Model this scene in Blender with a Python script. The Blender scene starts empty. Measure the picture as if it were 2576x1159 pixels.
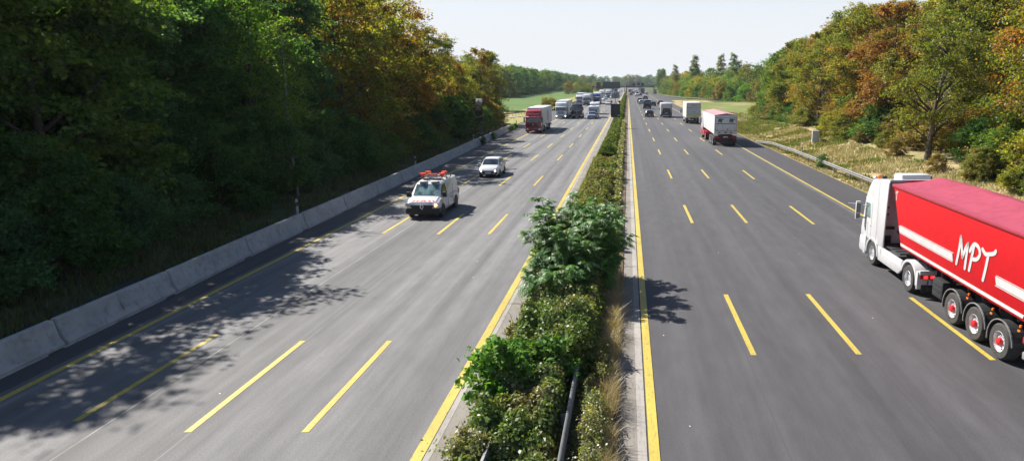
import bpy, bmesh, math, random
import numpy as np
from mathutils import Vector, Matrix
S = bpy.context.scene
C = S.collection
R = math.radians
# ------------------------------------------------------------------ camera, sky, sun, exposure
CAM_H = 7.72
cam = bpy.data.cameras.new('camera')
cam.sensor_width = 36.0
cam.lens = 23.07
cam.shift_x = -0.1148
cam.clip_start = 0.2
cam.clip_end = 6000
co = bpy.data.objects.new('camera', cam)
co.location = (0, 0, CAM_H)
co.rotation_euler = (R(90 - 12.67), 0, 0)
C.objects.link(co)
S.camera = co
SUN_EL = 45.0
SUN_DIR = Vector((-0.82, 0.57, 0)).normalized()          # horizontal direction towards the sun
w = bpy.data.worlds.new('World')
S.world = w
w.use_nodes = True
nt = w.node_tree
bg = nt.nodes['Background']
sky = nt.nodes.new('ShaderNodeTexSky')
sky.sky_type = 'NISHITA'
sky.sun_disc = False
sky.sun_elevation = R(SUN_EL)
sky.sun_rotation = math.atan2(SUN_DIR.x, SUN_DIR.y)
sky.altitude = 50
sky.air_density = 1.0
sky.dust_density = 0.45
sky.ozone_density = 2.5
veil = nt.nodes.new('ShaderNodeMix'); veil.data_type = 'RGBA'        # summer haze whitening the sky towards the horizon
veil.inputs[7].default_value = (6.6, 6.8, 7.15, 1)
stc = nt.nodes.new('ShaderNodeTexCoord'); ssp = nt.nodes.new('ShaderNodeSeparateXYZ')
smr = nt.nodes.new('ShaderNodeMapRange'); smr.interpolation_type = 'SMOOTHSTEP'
smr.inputs[1].default_value = 0.03; smr.inputs[2].default_value = 0.42; smr.inputs[3].default_value = 0.97; smr.inputs[4].default_value = 0.0
nt.links.new(stc.outputs['Generated'], ssp.inputs[0]); nt.links.new(ssp.outputs[2], smr.inputs[0]); nt.links.new(smr.outputs[0], veil.inputs[0])
nt.links.new(sky.outputs[0], veil.inputs[6])
nt.links.new(veil.outputs[2], bg.inputs[0])
bg.inputs[1].default_value = 0.06
sl = bpy.data.lights.new('sun', 'SUN')
sl.energy = 5.0
sl.angle = R(0.53)
sl.color = (1.0, 0.95, 0.87)
so = bpy.data.objects.new('sun', sl)
d = -(SUN_DIR * math.cos(R(SUN_EL)) + Vector((0, 0, math.sin(R(SUN_EL)))))
so.rotation_euler = d.to_track_quat('-Z', 'Y').to_euler()
so.location = (-60, 40, 80)
C.objects.link(so)
S.view_settings.view_transform = 'Standard'
S.view_settings.look = 'None'
S.view_settings.exposure = 1.15
S.view_settings.gamma = 1.0
S.cycles.max_bounces = 6
S.cycles.transparent_max_bounces = 8
S.cycles.diffuse_bounces = 3
S.cycles.glossy_bounces = 3
S.cycles.transmission_bounces = 4
S.cycles.use_denoising = True
random.seed(7)
rng = np.random.default_rng(11)

# ------------------------------------------------------------------ helpers
def tag(o, label=None, cat=None, group=None, kind=None):
    if label: o['label'] = label
    if cat: o['category'] = cat
    if group: o['group'] = group
    if kind: o['kind'] = kind
    return o

def empty(name, loc=(0, 0, 0), rz=0.0, sc=1.0):
    o = bpy.data.objects.new(name, None)
    o.location = loc
    o.rotation_euler = (0, 0, rz)
    o.scale = (sc, sc, sc)
    o.empty_display_size = 0.2
    C.objects.link(o)
    return o

def copy_tree(o, parent=None):
    c = o.copy()
    C.objects.link(c)
    if parent is not None:
        c.parent = parent
    for ch in o.children:
        copy_tree(ch, c)
    return c

class MB:
    """collects simple shapes; build() links them as ONE mesh object"""
    def __init__(s):
        s.v = []; s.f = []; s.m = []
    def add(s, vs, fs, mi=0):
        b = len(s.v)
        s.v.extend([tuple(p) for p in vs])
        for f in fs:
            s.f.append(tuple(i + b for i in f)); s.m.append(mi)
        return s
    def box(s, c, d, mi=0, rz=0.0, rx=0.0, ry=0.0):
        hx, hy, hz = d[0] / 2, d[1] / 2, d[2] / 2
        vs = [Vector((x, y, z)) for x in (-hx, hx) for y in (-hy, hy) for z in (-hz, hz)]
        if rx or ry or rz:
            M = Matrix.Rotation(rz, 3, 'Z') @ Matrix.Rotation(ry, 3, 'Y') @ Matrix.Rotation(rx, 3, 'X')
            vs = [M @ p for p in vs]
        vs = [p + Vector(c) for p in vs]
        return s.add(vs, [(0, 1, 3, 2), (4, 6, 7, 5), (0, 4, 5, 1), (2, 3, 7, 6), (0, 2, 6, 4), (1, 5, 7, 3)], mi)
    def prism(s, prof, x0, x1, mi=0, taper=None):
        """profile of (y,z) points extruded along x"""
        n = len(prof)
        vs = [(x0, y, z) for y, z in prof] + [(x1, y, z) for y, z in prof]
        fs = [tuple(range(n)), tuple(range(2 * n - 1, n - 1, -1))]
        for i in range(n):
            j = (i + 1) % n
            fs.append((i, i + n, j + n, j))
        return s.add(vs, fs, mi)
    def quad(s, a, b, c, d_, mi=0):
        return s.add([a, b, c, d_], [(0, 1, 2, 3)], mi)
    def slab(s, pts, t, mi=0):
        """planar polygon given thickness t along its normal (outward = right-hand order)"""
        P = [Vector(p) for p in pts]
        n = (P[1] - P[0]).cross(P[2] - P[1]).normalized() * t
        k = len(P)
        vs = P + [p + n for p in P]
        fs = [tuple(range(k - 1, -1, -1)), tuple(range(k, 2 * k))]
        for i in range(k):
            j = (i + 1) % k
            fs.append((i, j, j + k, i + k))
        return s.add(vs, fs, mi)
    def lathe(s, prof, c, axis='Z', n=20, mi=0, cap=False):
        """prof of (radius, height) turned round an axis through c"""
        vs = []; fs = []
        k = len(prof)
        for i in range(n):
            a = 2 * math.pi * i / n
            for r_, h in prof:
                x, y = r_ * math.cos(a), r_ * math.sin(a)
                p = (x, y, h) if axis == 'Z' else ((h, x, y) if axis == 'X' else (y, h, x))
                vs.append((p[0] + c[0], p[1] + c[1], p[2] + c[2]))
        for i in range(n):
            j = (i + 1) % n
            for q in range(k - 1):
                fs.append((i * k + q, j * k + q, j * k + q + 1, i * k + q + 1))
        if cap and prof[0][0] > 1e-4: fs.append(tuple(i * k for i in range(n))[::-1])
        if cap and prof[-1][0] > 1e-4: fs.append(tuple(i * k + k - 1 for i in range(n)))
        return s.add(vs, fs, mi)
    def tube(s, pts, rad, n=6, mi=0):
        P = [Vector(p) for p in pts]
        if not hasattr(rad, '__len__'): rad = [rad] * len(P)
        vs = []; fs = []
        up = Vector((0.13, 0.21, 0.97))
        for i, p in enumerate(P):
            t = (P[min(i + 1, len(P) - 1)] - P[max(i - 1, 0)])
            t = t.normalized() if t.length > 1e-6 else Vector((0, 0, 1))
            a = t.cross(up)
            if a.length < 0.05: a = t.cross(Vector((1, 0, 0)))
            a.normalize(); b = t.cross(a)
            for q in range(n):
                an = 2 * math.pi * q / n
                vs.append(p + (a * math.cos(an) + b * math.sin(an)) * rad[i])
        for i in range(len(P) - 1):
            for q in range(n):
                r_ = (q + 1) % n
                fs.append((i * n + q, i * n + r_, (i + 1) * n + r_, (i + 1) * n + q))
        fs.append(tuple(range(n))[::-1]); fs.append(tuple((len(P) - 1) * n + q for q in range(n)))
        return s.add(vs, fs, mi)
    def loft(s, rings, mi=0, caps=True):
        n = len(rings[0]); vs = []; fs = []
        for r_ in rings: vs.extend(r_)
        for i in range(len(rings) - 1):
            for q in range(n):
                t = (q + 1) % n
                fs.append((i * n + q, i * n + t, (i + 1) * n + t, (i + 1) * n + q))
        if caps:
            fs.append(tuple(range(n))[::-1]); fs.append(tuple((len(rings) - 1) * n + q for q in range(n)))
        return s.add(vs, fs, mi)
    def mesh(s, name, mats, bevel=0.0, smooth=None, seg=2):
        me = bpy.data.meshes.new(name)
        me.from_pydata(s.v, [], s.f)
        for q, p in enumerate(me.polygons): p.material_index = s.m[q]
        bm = bmesh.new(); bm.from_mesh(me)
        bmesh.ops.recalc_face_normals(bm, faces=bm.faces)
        if bevel > 0:
            es = [e for e in bm.edges if len(e.link_faces) == 2 and e.calc_face_angle(0) > 0.5]
            bmesh.ops.bevel(bm, geom=es, offset=bevel, segments=seg, affect='EDGES', profile=0.5, clamp_overlap=True)
        bm.to_mesh(me); bm.free()
        for m in (mats if isinstance(mats, (list, tuple)) else [mats]): me.materials.append(m)
        if smooth is None: smooth = 38 if bevel > 0 else 0
        if smooth:
            me.polygons.foreach_set('use_smooth', [True] * len(me.polygons))
            me.set_sharp_from_angle(angle=R(smooth))
        me.update()
        return me
    def build(s, name, mats, parent=None, bevel=0.0, smooth=None, seg=2):
        o = bpy.data.objects.new(name, s.mesh(name, mats, bevel, smooth, seg))
        C.objects.link(o)
        if parent is not None: o.parent = parent
        return o

def link_mesh(name, me, parent=None, loc=(0, 0, 0)):
    o = bpy.data.objects.new(name, me); o.location = loc
    C.objects.link(o)
    if parent is not None: o.parent = parent
    return o

# picture measurements (2575 px wide view of the photo) to ground positions, used only to read coordinates off the photo
def G(x, y):
    return ((x - 1583) / (y - 208) * 7.91, 13400.0 / (y - 208) - 1.74)

# ------------------------------------------------------------------ materials
def new_mat(name):
    m = bpy.data.materials.new(name)
    m.use_nodes = True
    n = m.node_tree
    return m, n, n.nodes['Principled BSDF']

_paints = {}
def paint(col, rough=0.35, metal=0.0, coat=0.0, dirt=0.12, name='paint', spec=0.5):
    key = (tuple(col), rough, metal, coat, dirt, spec)
    if key in _paints: return _paints[key]
    m, n, b = new_mat(name)
    N = n.nodes; L = n.links
    tc = N.new('ShaderNodeTexCoord')
    ns = N.new('ShaderNodeTexNoise'); ns.inputs['Scale'].default_value = 3.1; ns.inputs['Detail'].default_value = 5
    L.new(tc.outputs['Object'], ns.inputs['Vector'])
    mx = N.new('ShaderNodeMix'); mx.data_type = 'RGBA'
    mx.inputs[6].default_value = (*col, 1)
    g = [c * (1 - dirt * 1.6) + 0.02 * dirt for c in col]
    mx.inputs[7].default_value = (*g, 1)
    rp = N.new('ShaderNodeMapRange'); rp.inputs[1].default_value = 0.45; rp.inputs[2].default_value = 0.75
    L.new(ns.outputs[0], rp.inputs[0]); L.new(rp.outputs[0], mx.inputs[0])
    L.new(mx.outputs[2], b.inputs['Base Color'])
    rr = N.new('ShaderNodeMapRange'); rr.inputs[3].default_value = max(0.03, rough - 0.05); rr.inputs[4].default_value = min(1, rough + 0.15)
    L.new(ns.outputs[0], rr.inputs[0]); L.new(rr.outputs[0], b.inputs['Roughness'])
    b.inputs['Metallic'].default_value = metal
    b.inputs['Specular IOR Level'].default_value = spec
    b.inputs['Coat Weight'].default_value = coat
    b.inputs['Coat Roughness'].default_value = 0.06
    _paints[key] = m
    return m

def glow(name, col, st):
    m, n, b = new_mat(name)
    b.inputs['Base Color'].default_value = (*col, 1)
    b.inputs['Emission Color'].default_value = (*col, 1)
    b.inputs['Emission Strength'].default_value = st
    b.inputs['Roughness'].default_value = 0.2
    return m

WHITE = (0.52, 0.52, 0.53)
M = {}
M['white'] = paint(WHITE, 0.3, coat=0.5, dirt=0.05)
M['white_matt'] = paint((0.46, 0.46, 0.455), 0.5, dirt=0.1)
M['black_plastic'] = paint((0.018, 0.018, 0.02), 0.55)
M['dark_metal'] = paint((0.035, 0.036, 0.04), 0.5)
M['grey_metal'] = paint((0.32, 0.33, 0.34), 0.45, metal=0.4)
M['galv'] = paint((0.19, 0.19, 0.187), 0.65, metal=0.1, dirt=0.3)
M['tyre'] = paint((0.022, 0.021, 0.021), 0.8, dirt=0.0)
M['tyre_dusty'] = paint((0.045, 0.042, 0.040), 0.85, dirt=0.3)
M['chrome'] = paint((0.62, 0.62, 0.64), 0.28, metal=0.55, dirt=0.05)
M['alloy'] = paint((0.45, 0.46, 0.47), 0.35, metal=0.7)
M['red'] = paint((0.46, 0.007, 0.011), 0.6, dirt=0.08, spec=0.18)
M['red_hub'] = paint((0.50, 0.012, 0.02), 0.4)
M['tarp'] = paint((0.28, 0.046, 0.078), 0.8, dirt=0.13, spec=0.2)
M['orange'] = paint((0.85, 0.16, 0.01), 0.2, coat=0.4)
M['orange_red'] = paint((0.80, 0.07, 0.012), 0.25, coat=0.3)
M['tail_red'] = paint((0.45, 0.008, 0.01), 0.2, coat=0.5)
M['lamp_clear'] = paint((0.62, 0.65, 0.68), 0.12, metal=0.6, coat=0.6)
M['plate'] = paint((0.66, 0.67, 0.68), 0.4)
M['concrete_kerb'] = paint((0.36, 0.34, 0.31), 0.9, dirt=0.3)
M['tail_lit'] = glow('lit_tail_lamp', (0.9, 0.02, 0.02), 1.6)
M['head_lit'] = glow('lit_headlamp', (1.0, 0.97, 0.9), 7.0)
M['amber_lit'] = glow('lit_amber_lamp', (1.0, 0.55, 0.12), 4.0)

def glass(name, col=(0.012, 0.018, 0.024), rough=0.06):
    m, n, b = new_mat(name)
    N = n.nodes; L = n.links
    tc = N.new('ShaderNodeTexCoord'); ns = N.new('ShaderNodeTexNoise'); ns.inputs['Scale'].default_value = 2.4; ns.inputs['Detail'].default_value = 3
    L.new(tc.outputs['Object'], ns.inputs['Vector'])
    cr = N.new('ShaderNodeValToRGB')
    cr.color_ramp.elements[0].position = 0.38; cr.color_ramp.elements[0].color = (*[c * 0.5 for c in col], 1)
    cr.color_ramp.elements[1].position = 0.7; cr.color_ramp.elements[1].color = (*[min(1, c * 2.2) for c in col], 1)
    L.new(ns.outputs[0], cr.inputs[0]); L.new(cr.outputs[0], b.inputs['Base Color'])
    b.inputs['Roughness'].default_value = rough
    b.inputs['Specular IOR Level'].default_value = 0.7
    b.inputs['Coat Weight'].default_value = 0.6
    return m
M['glass'] = glass('tinted_glass')
M['glass_green'] = glass('pale_green_glass', (0.10, 0.16, 0.16), 0.1)

def asphalt(name, base, streak, seams=(), x_scale=1.0, rough=0.78, dark=0.72):
    """asphalt with grain, long wear bands running along the road, pale stone specks"""
    m, n, b = new_mat(name)
    N = n.nodes; L = n.links
    ge = N.new('ShaderNodeNewGeometry'); sp = N.new('ShaderNodeSeparateXYZ'); L.new(ge.outputs['Position'], sp.inputs[0])
    def noise(sx, sy, sc, det=3, ro=0.5):
        mp = N.new('ShaderNodeMapping'); mp.inputs['Scale'].default_value = (sx, sy, 1.0)
        L.new(ge.outputs['Position'], mp.inputs[0])
        t = N.new('ShaderNodeTexNoise'); t.inputs['Scale'].default_value = sc; t.inputs['Detail'].default_value = det
        t.inputs['Roughness'].default_value = ro
        L.new(mp.outputs[0], t.inputs['Vector']); return t.outputs[0]
    bands = noise(1.05 * x_scale, 0.012, 1.0, 4, 0.55)          # wheel tracks
    soft = noise(0.35, 0.05, 1.0, 4)
    grain = noise(1, 1, 26.0, 3, 0.7)
    fine = noise(1, 1, 110.0, 2, 0.6)
    mid = noise(1, 0.25, 2.2, 6, 0.6)
    def mr(x, a, b_, c, d_):
        q = N.new('ShaderNodeMapRange'); q.inputs[1].default_value = a; q.inputs[2].default_value = b_
        q.inputs[3].default_value = c; q.inputs[4].default_value = d_; L.new(x, q.inputs[0]); return q.outputs[0]
    def mul(a, b_):
        q = N.new('ShaderNodeMath'); q.operation = 'MULTIPLY'; L.new(a, q.inputs[0]); L.new(b_, q.inputs[1]); return q.outputs[0]
    k = mul(mr(bands, 0.36, 0.64, 1 - streak, 1 + streak), mr(soft, 0.3, 0.7, 0.9, 1.1))
    k = mul(k, mr(grain, 0.3, 0.7, 0.74, 1.26))
    k = mul(k, mr(fine, 0.3, 0.7, 0.82, 1.18))
    k = mul(k, mr(mid, 0.3, 0.7, 0.84, 1.14))
    col = N.new('ShaderNodeMix'); col.data_type = 'RGBA'; col.blend_type = 'MULTIPLY'; col.inputs[0].default_value = 1
    col.inputs[6].default_value = (*base, 1)
    cb = N.new('ShaderNodeCombineColor'); [L.new(k, cb.inputs[i]) for i in range(3)]
    L.new(cb.outputs[0], col.inputs[7])
    out = col.outputs[2]
    # pale specks (chippings, stuck litter)
    vo = N.new('ShaderNodeTexVoronoi'); vo.inputs['Scale'].default_value = 0.8
    L.new(ge.outputs['Position'], vo.inputs['Vector'])
    lt = N.new('ShaderNodeMath'); lt.operation = 'LESS_THAN'; lt.inputs[1].default_value = 0.022
    L.new(vo.outputs['Distance'], lt.inputs[0])
    mx = N.new('ShaderNodeMix'); mx.data_type = 'RGBA'; mx.inputs[7].default_value = (0.5, 0.5, 0.5, 1)
    L.new(lt.outputs[0], mx.inputs[0]); L.new(out, mx.inputs[6]); out = mx.outputs[2]
    for xs, wd, cc in seams:
        a = N.new('ShaderNodeMath'); a.operation = 'SUBTRACT'; a.inputs[1].default_value = xs; L.new(sp.outputs[0], a.inputs[0])
        ab = N.new('ShaderNodeMath'); ab.operation = 'ABSOLUTE'; L.new(a.outputs[0], ab.inputs[0])
        l2 = N.new('ShaderNodeMath'); l2.operation = 'LESS_THAN'; l2.inputs[1].default_value = wd; L.new(ab.outputs[0], l2.inputs[0])
        br = mul(l2.outputs[0], mr(mid, 0.35, 0.6, 0.25, 0.8))
        m2 = N.new('ShaderNodeMix'); m2.data_type = 'RGBA'; m2.inputs[7].default_value = (*cc, 1)
        L.new(br, m2.inputs[0]); L.new(out, m2.inputs[6]); out = m2.outputs[2]
    L.new(out, b.inputs['Base Color'])
    b.inputs['Roughness'].default_value = rough
    b.inputs['Specular IOR Level'].default_value = 0.45
    bp = N.new('ShaderNodeBump'); bp.inputs['Strength'].default_value = 0.35; bp.inputs['Distance'].default_value = 0.01
    L.new(fine, bp.inputs['Height']); L.new(bp.outputs[0], b.inputs['Normal'])
    return m

def worn(name, col, under, cover=0.5, scale=9.0, rough=0.7, lengthwise=0.3):
    """road paint worn through in places, concrete and the like"""
    m, n, b = new_mat(name)
    N = n.nodes; L = n.links
    ge = N.new('ShaderNodeNewGeometry')
    mp = N.new('ShaderNodeMapping'); mp.inputs['Scale'].default_value = (1, lengthwise, 1); L.new(ge.outputs['Position'], mp.inputs[0])
    a = N.new('ShaderNodeTexNoise'); a.inputs['Scale'].default_value = scale; a.inputs['Detail'].default_value = 7; a.inputs['Roughness'].default_value = 0.65
    L.new(mp.outputs[0], a.inputs['Vector'])
    c = N.new('ShaderNodeTexNoise'); c.inputs['Scale'].default_value = 1.3; c.inputs['Detail'].default_value = 4
    L.new(mp.outputs[0], c.inputs['Vector'])
    r1 = N.new('ShaderNodeMapRange'); r1.inputs[1].default_value = cover; r1.inputs[2].default_value = cover + 0.2
    L.new(a.outputs[0], r1.inputs[0])
    mx = N.new('ShaderNodeMix'); mx.data_type = 'RGBA'; mx.inputs[6].default_value = (*col, 1); mx.inputs[7].default_value = (*under, 1)
    L.new(r1.outputs[0], mx.inputs[0])
    m2 = N.new('ShaderNodeMix'); m2.data_type = 'RGBA'; m2.blend_type = 'MULTIPLY'; m2.inputs[0].default_value = 1
    r2 = N.new('ShaderNodeMapRange'); r2.inputs[1].default_value = 0.3; r2.inputs[2].default_value = 0.7; r2.inputs[3].default_value = 0.82; r2.inputs[4].default_value = 1.1
    L.new(c.outputs[0], r2.inputs[0])
    cb = N.new('ShaderNodeCombineColor'); [L.new(r2.outputs[0], cb.inputs[i]) for i in range(3)]
    L.new(mx.outputs[2], m2.inputs[6]); L.new(cb.outputs[0], m2.inputs[7])
    L.new(m2.outputs[2], b.inputs['Base Color'])
    b.inputs['Roughness'].default_value = rough
    bp = N.new('ShaderNodeBump'); bp.inputs['Strength'].default_value = 0.25; bp.inputs['Distance'].default_value = 0.02
    L.new(a.outputs[0], bp.inputs['Height']); L.new(bp.outputs[0], b.inputs['Normal'])
    return m

def patchy(name, cols, scale=0.3, detail=8, rough=0.95, bump=0.5):
    """ground cover colours drifting into each other"""
    m, n, b = new_mat(name)
    N = n.nodes; L = n.links
    ge = N.new('ShaderNodeNewGeometry')
    a = N.new('ShaderNodeTexNoise'); a.inputs['Scale'].default_value = scale; a.inputs['Detail'].default_value = detail; a.inputs['Roughness'].default_value = 0.62
    L.new(ge.outputs['Position'], a.inputs['Vector'])
    cr = N.new('ShaderNodeValToRGB')
    el = cr.color_ramp.elements
    k = len(cols)
    while len(el) < k: el.new(0.5)
    for i, c in enumerate(cols):
        el[i].position = 0.32 + 0.36 * i / (k - 1); el[i].color = (*c, 1)
    L.new(a.outputs[0], cr.inputs[0])
    f = N.new('ShaderNodeTexNoise'); f.inputs['Scale'].default_value = 6.0; f.inputs['Detail'].default_value = 6
    L.new(ge.outputs['Position'], f.inputs['Vector'])
    r2 = N.new('ShaderNodeMapRange'); r2.inputs[1].default_value = 0.3; r2.inputs[2].default_value = 0.7; r2.inputs[3].default_value = 0.7; r2.inputs[4].default_value = 1.3
    L.new(f.outputs[0], r2.inputs[0])
    cb = N.new('ShaderNodeCombineColor'); [L.new(r2.outputs[0], cb.inputs[i]) for i in range(3)]
    m2 = N.new('ShaderNodeMix'); m2.data_type = 'RGBA'; m2.blend_type = 'MULTIPLY'; m2.inputs[0].default_value = 1
    L.new(cr.outputs[0], m2.inputs[6]); L.new(cb.outputs[0], m2.inputs[7])
    L.new(m2.outputs[2], b.inputs['Base Color'])
    b.inputs['Roughness'].default_value = rough
    b.inputs['Specular IOR Level'].default_value = 0.2
    bp = N.new('ShaderNodeBump'); bp.inputs['Strength'].default_value = bump; bp.inputs['Distance'].default_value = 0.08
    L.new(f.outputs[0], bp.inputs['Height']); L.new(bp.outputs[0], b.inputs['Normal'])
    return m

def leafmat(name, a, b_, patch=0.5, spread=0.16, trans=0.48, gloss=0.013, nscale=0.35, rough=0.4, var=(0.55, 1.5)):
    """leaves: two hues drifting through the crown, each leaf a shade of its own, light shining through"""
    m = bpy.data.materials.new(name); m.use_nodes = True
    n = m.node_tree; N = n.nodes; L = n.links
    N.remove(N['Principled BSDF'])
    out = N['Material Output']
    ge = N.new('ShaderNodeNewGeometry'); oi = N.new('ShaderNodeObjectInfo')
    ns = N.new('ShaderNodeTexNoise'); ns.inputs['Scale'].default_value = nscale; ns.inputs['Detail'].default_value = 5
    L.new(ge.outputs['Position'], ns.inputs['Vector'])
    ad = N.new('ShaderNodeMath'); ad.operation = 'MULTIPLY_ADD'; ad.inputs[1].default_value = 0.22; ad.inputs[2].default_value = -0.11
    L.new(ge.outputs['Random Per Island'], ad.inputs[0])
    a2 = N.new('ShaderNodeMath'); a2.operation = 'ADD'; L.new(ns.outputs[0], a2.inputs[0]); L.new(ad.outputs[0], a2.inputs[1])
    o2 = N.new('ShaderNodeMath'); o2.operation = 'MULTIPLY_ADD'; o2.inputs[1].default_value = 0.14; L.new(oi.outputs['Random'], o2.inputs[0]); L.new(a2.outputs[0], o2.inputs[2])
    mr = N.new('ShaderNodeMapRange'); mr.inputs[1].default_value = patch - spread / 2 + 0.07; mr.inputs[2].default_value = patch + spread / 2 + 0.07
    L.new(o2.outputs[0], mr.inputs[0])
    mx = N.new('ShaderNodeMix'); mx.data_type = 'RGBA'; mx.inputs[6].default_value = (*a, 1); mx.inputs[7].default_value = (*b_, 1)
    L.new(mr.outputs[0], mx.inputs[0])
    hs = N.new('ShaderNodeHueSaturation')
    vr = N.new('ShaderNodeMapRange'); vr.inputs[3].default_value = var[0]; vr.inputs[4].default_value = var[1]
    sc = N.new('ShaderNodeMath'); sc.operation = 'MULTIPLY'; sc.inputs[1].default_value = 7.31
    fr = N.new('ShaderNodeMath'); fr.operation = 'FRACT'
    L.new(ge.outputs['Random Per Island'], sc.inputs[0]); L.new(sc.outputs[0], fr.inputs[0]); L.new(fr.outputs[0], vr.inputs[0])
    L.new(vr.outputs[0], hs.inputs['Value']); L.new(mx.outputs[2], hs.inputs['Color'])
    hr = N.new('ShaderNodeMapRange'); hr.inputs[3].default_value = 0.485; hr.inputs[4].default_value = 0.515
    L.new(oi.outputs['Random'], hr.inputs[0]); L.new(hr.outputs[0], hs.inputs['Hue'])
    di = N.new('ShaderNodeBsdfDiffuse'); tr = N.new('ShaderNodeBsdfTranslucent'); gl = N.new('ShaderNodeBsdfGlossy')
    gl.inputs['Roughness'].default_value = rough
    L.new(hs.outputs[0], di.inputs[0])
    t2 = N.new('ShaderNodeMix'); t2.data_type = 'RGBA'; t2.blend_type = 'MULTIPLY'; t2.inputs[0].default_value = 1
    t2.inputs[7].default_value = (1.9, 1.75, 0.6, 1); L.new(hs.outputs[0], t2.inputs[6]); L.new(t2.outputs[2], tr.inputs[0])
    m1 = N.new('ShaderNodeMixShader'); m1.inputs[0].default_value = trans; L.new(di.outputs[0], m1.inputs[1]); L.new(tr.outputs[0], m1.inputs[2])
    m2 = N.new('ShaderNodeMixShader'); m2.inputs[0].default_value = gloss; L.new(m1.outputs[0], m2.inputs[1]); L.new(gl.outputs[0], m2.inputs[2])
    L.new(m2.outputs[0], out.inputs[0])
    return m

LEAF = {
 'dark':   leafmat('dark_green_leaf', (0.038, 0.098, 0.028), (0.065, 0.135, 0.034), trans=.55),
 'mid':    leafmat('green_leaf', (0.065, 0.135, 0.028), (0.11, 0.17, 0.036)),
 'bright': leafmat('bright_green_leaf', (0.075, 0.19, 0.026), (0.14, 0.24, 0.04)),
 'olive':  leafmat('olive_leaf', (0.105, 0.145, 0.032), (0.17, 0.165, 0.04)),
 'yellow': leafmat('yellowing_leaf', (0.15, 0.20, 0.036), (0.24, 0.20, 0.042), trans=0.66),
 'turning': leafmat('half_russet_leaf', (0.105, 0.145, 0.032), (0.23, 0.13, 0.040), patch=0.53, trans=0.62),
 'russet': leafmat('russet_leaf', (0.20, 0.098, 0.042), (0.13, 0.135, 0.038), patch=0.58, trans=0.52),
 'blue':   leafmat('blue_green_leaf', (0.05, 0.125, 0.055), (0.08, 0.16, 0.066), trans=.55),
 'tan':    leafmat('withered_leaf', (0.20, 0.155, 0.055), (0.13, 0.145, 0.04)),
}
BARK = paint((0.075, 0.06, 0.047), 0.9, dirt=0.45, name='bark')
BARK_PALE = paint((0.26, 0.24, 0.21), 0.85, dirt=0.45, name='pale_bark')
# ------------------------------------------------------------------ ground
def sstep(a, b, x):
    t = np.clip((x - a) / (b - a), 0, 1); return t * t * (3 - 2 * t)

def gz(x, y):
    """height of the land: flat under the roads, rising a little under both woods"""
    x = np.asarray(x, float); y = np.asarray(y, float)
    xs = x + 0.0035 * y * (x > 0)
    right = sstep(18.2, 30, xs) * (1.3 * (1 - sstep(95, 150, y)) + 0.15)
    left = sstep(-19.8, -26, x) * 0.5 * (1 - sstep(110, 150, y)) if False else sstep(19.8, 27, -x) * 0.5 * (1 - sstep(100, 150, y))
    far = sstep(30, 60, -x) * 0.6 * sstep(200, 500, y)
    wob = 0.04 * np.sin(x * 0.9 + 1.3 * np.sin(y * 0.31)) * np.cos(y * 0.55) * np.clip((np.abs(xs) - 18.8) / 4, 0, 1)
    return right + left + far + wob - 0.03

def sheet(name, xs, ys, zfun, mat, label=None):
    X, Y = np.meshgrid(xs, ys)
    Z = zfun(X, Y)
    n, k = X.shape
    V = np.stack([X, Y, Z], -1).reshape(-1, 3)
    idx = np.arange(n * k).reshape(n, k)
    F = np.stack([idx[:-1, :-1], idx[:-1, 1:], idx[1:, 1:], idx[1:, :-1]], -1).reshape(-1, 4)
    me = bpy.data.meshes.new(name)
    me.from_pydata(V.tolist(), [], F.tolist())
    me.polygons.foreach_set('use_smooth', [True] * len(me.polygons))
    me.materials.append(mat)
    o = link_mesh(name, me)
    o['kind'] = 'structure'
    if label: o['label'] = label
    return o

xs = np.unique(np.concatenate([np.linspace(-690, -120, 18), np.linspace(-120, -60, 13), np.linspace(-60, 60, 121), np.linspace(60, 120, 13), np.linspace(120, 690, 18)]))
ys = np.unique(np.concatenate([np.linspace(-60, 140, 134), np.linspace(140, 500, 61), np.linspace(500, 2190, 30)]))
m_ground = patchy('roadside_soil_and_grass', [(0.055, 0.048, 0.026), (0.06, 0.075, 0.024), (0.10, 0.095, 0.04)], 0.16)
sheet('ground', xs, ys, gz, m_ground)
m_verge = patchy('dry_verge', [(0.37, 0.285, 0.155), (0.33, 0.25, 0.13), (0.19, 0.18, 0.075), (0.34, 0.265, 0.145)], 0.22)
sheet('dry_verge', np.linspace(16.6, 34, 36), np.linspace(-20, 300, 161), lambda x, y: gz(x, y) + 0.02 - 0.0 * x, m_verge)
m_meadow = patchy('meadow_grass', [(0.085, 0.13, 0.024), (0.13, 0.15, 0.038), (0.26, 0.21, 0.09)], 0.06)
sheet('meadow', np.linspace(20.5, 58, 20), np.linspace(112, 262, 50), lambda x, y: gz(x, y) + 0.10, m_meadow)
m_field = patchy('crop_field', [(0.058, 0.110, 0.022), (0.07, 0.125, 0.025), (0.095, 0.14, 0.032)], 0.02, bump=0.2)
sheet('field', np.linspace(-240, -27, 20), np.linspace(180, 600, 60), lambda x, y: gz(x, y) + 0.35, m_field)
m_fringe = patchy('field_fringe', [(0.30, 0.23, 0.09), (0.22, 0.21, 0.07), (0.15, 0.17, 0.05)], 0.09)
sheet('field_fringe', np.linspace(-110, -21.5, 30), np.linspace(118, 182, 33), lambda x, y: gz(x, y) + 0.045, m_fringe)
sheet('field_margin', np.linspace(-30, -22.0, 5), np.linspace(182, 600, 60), lambda x, y: gz(x, y) + 0.38, m_fringe)

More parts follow.
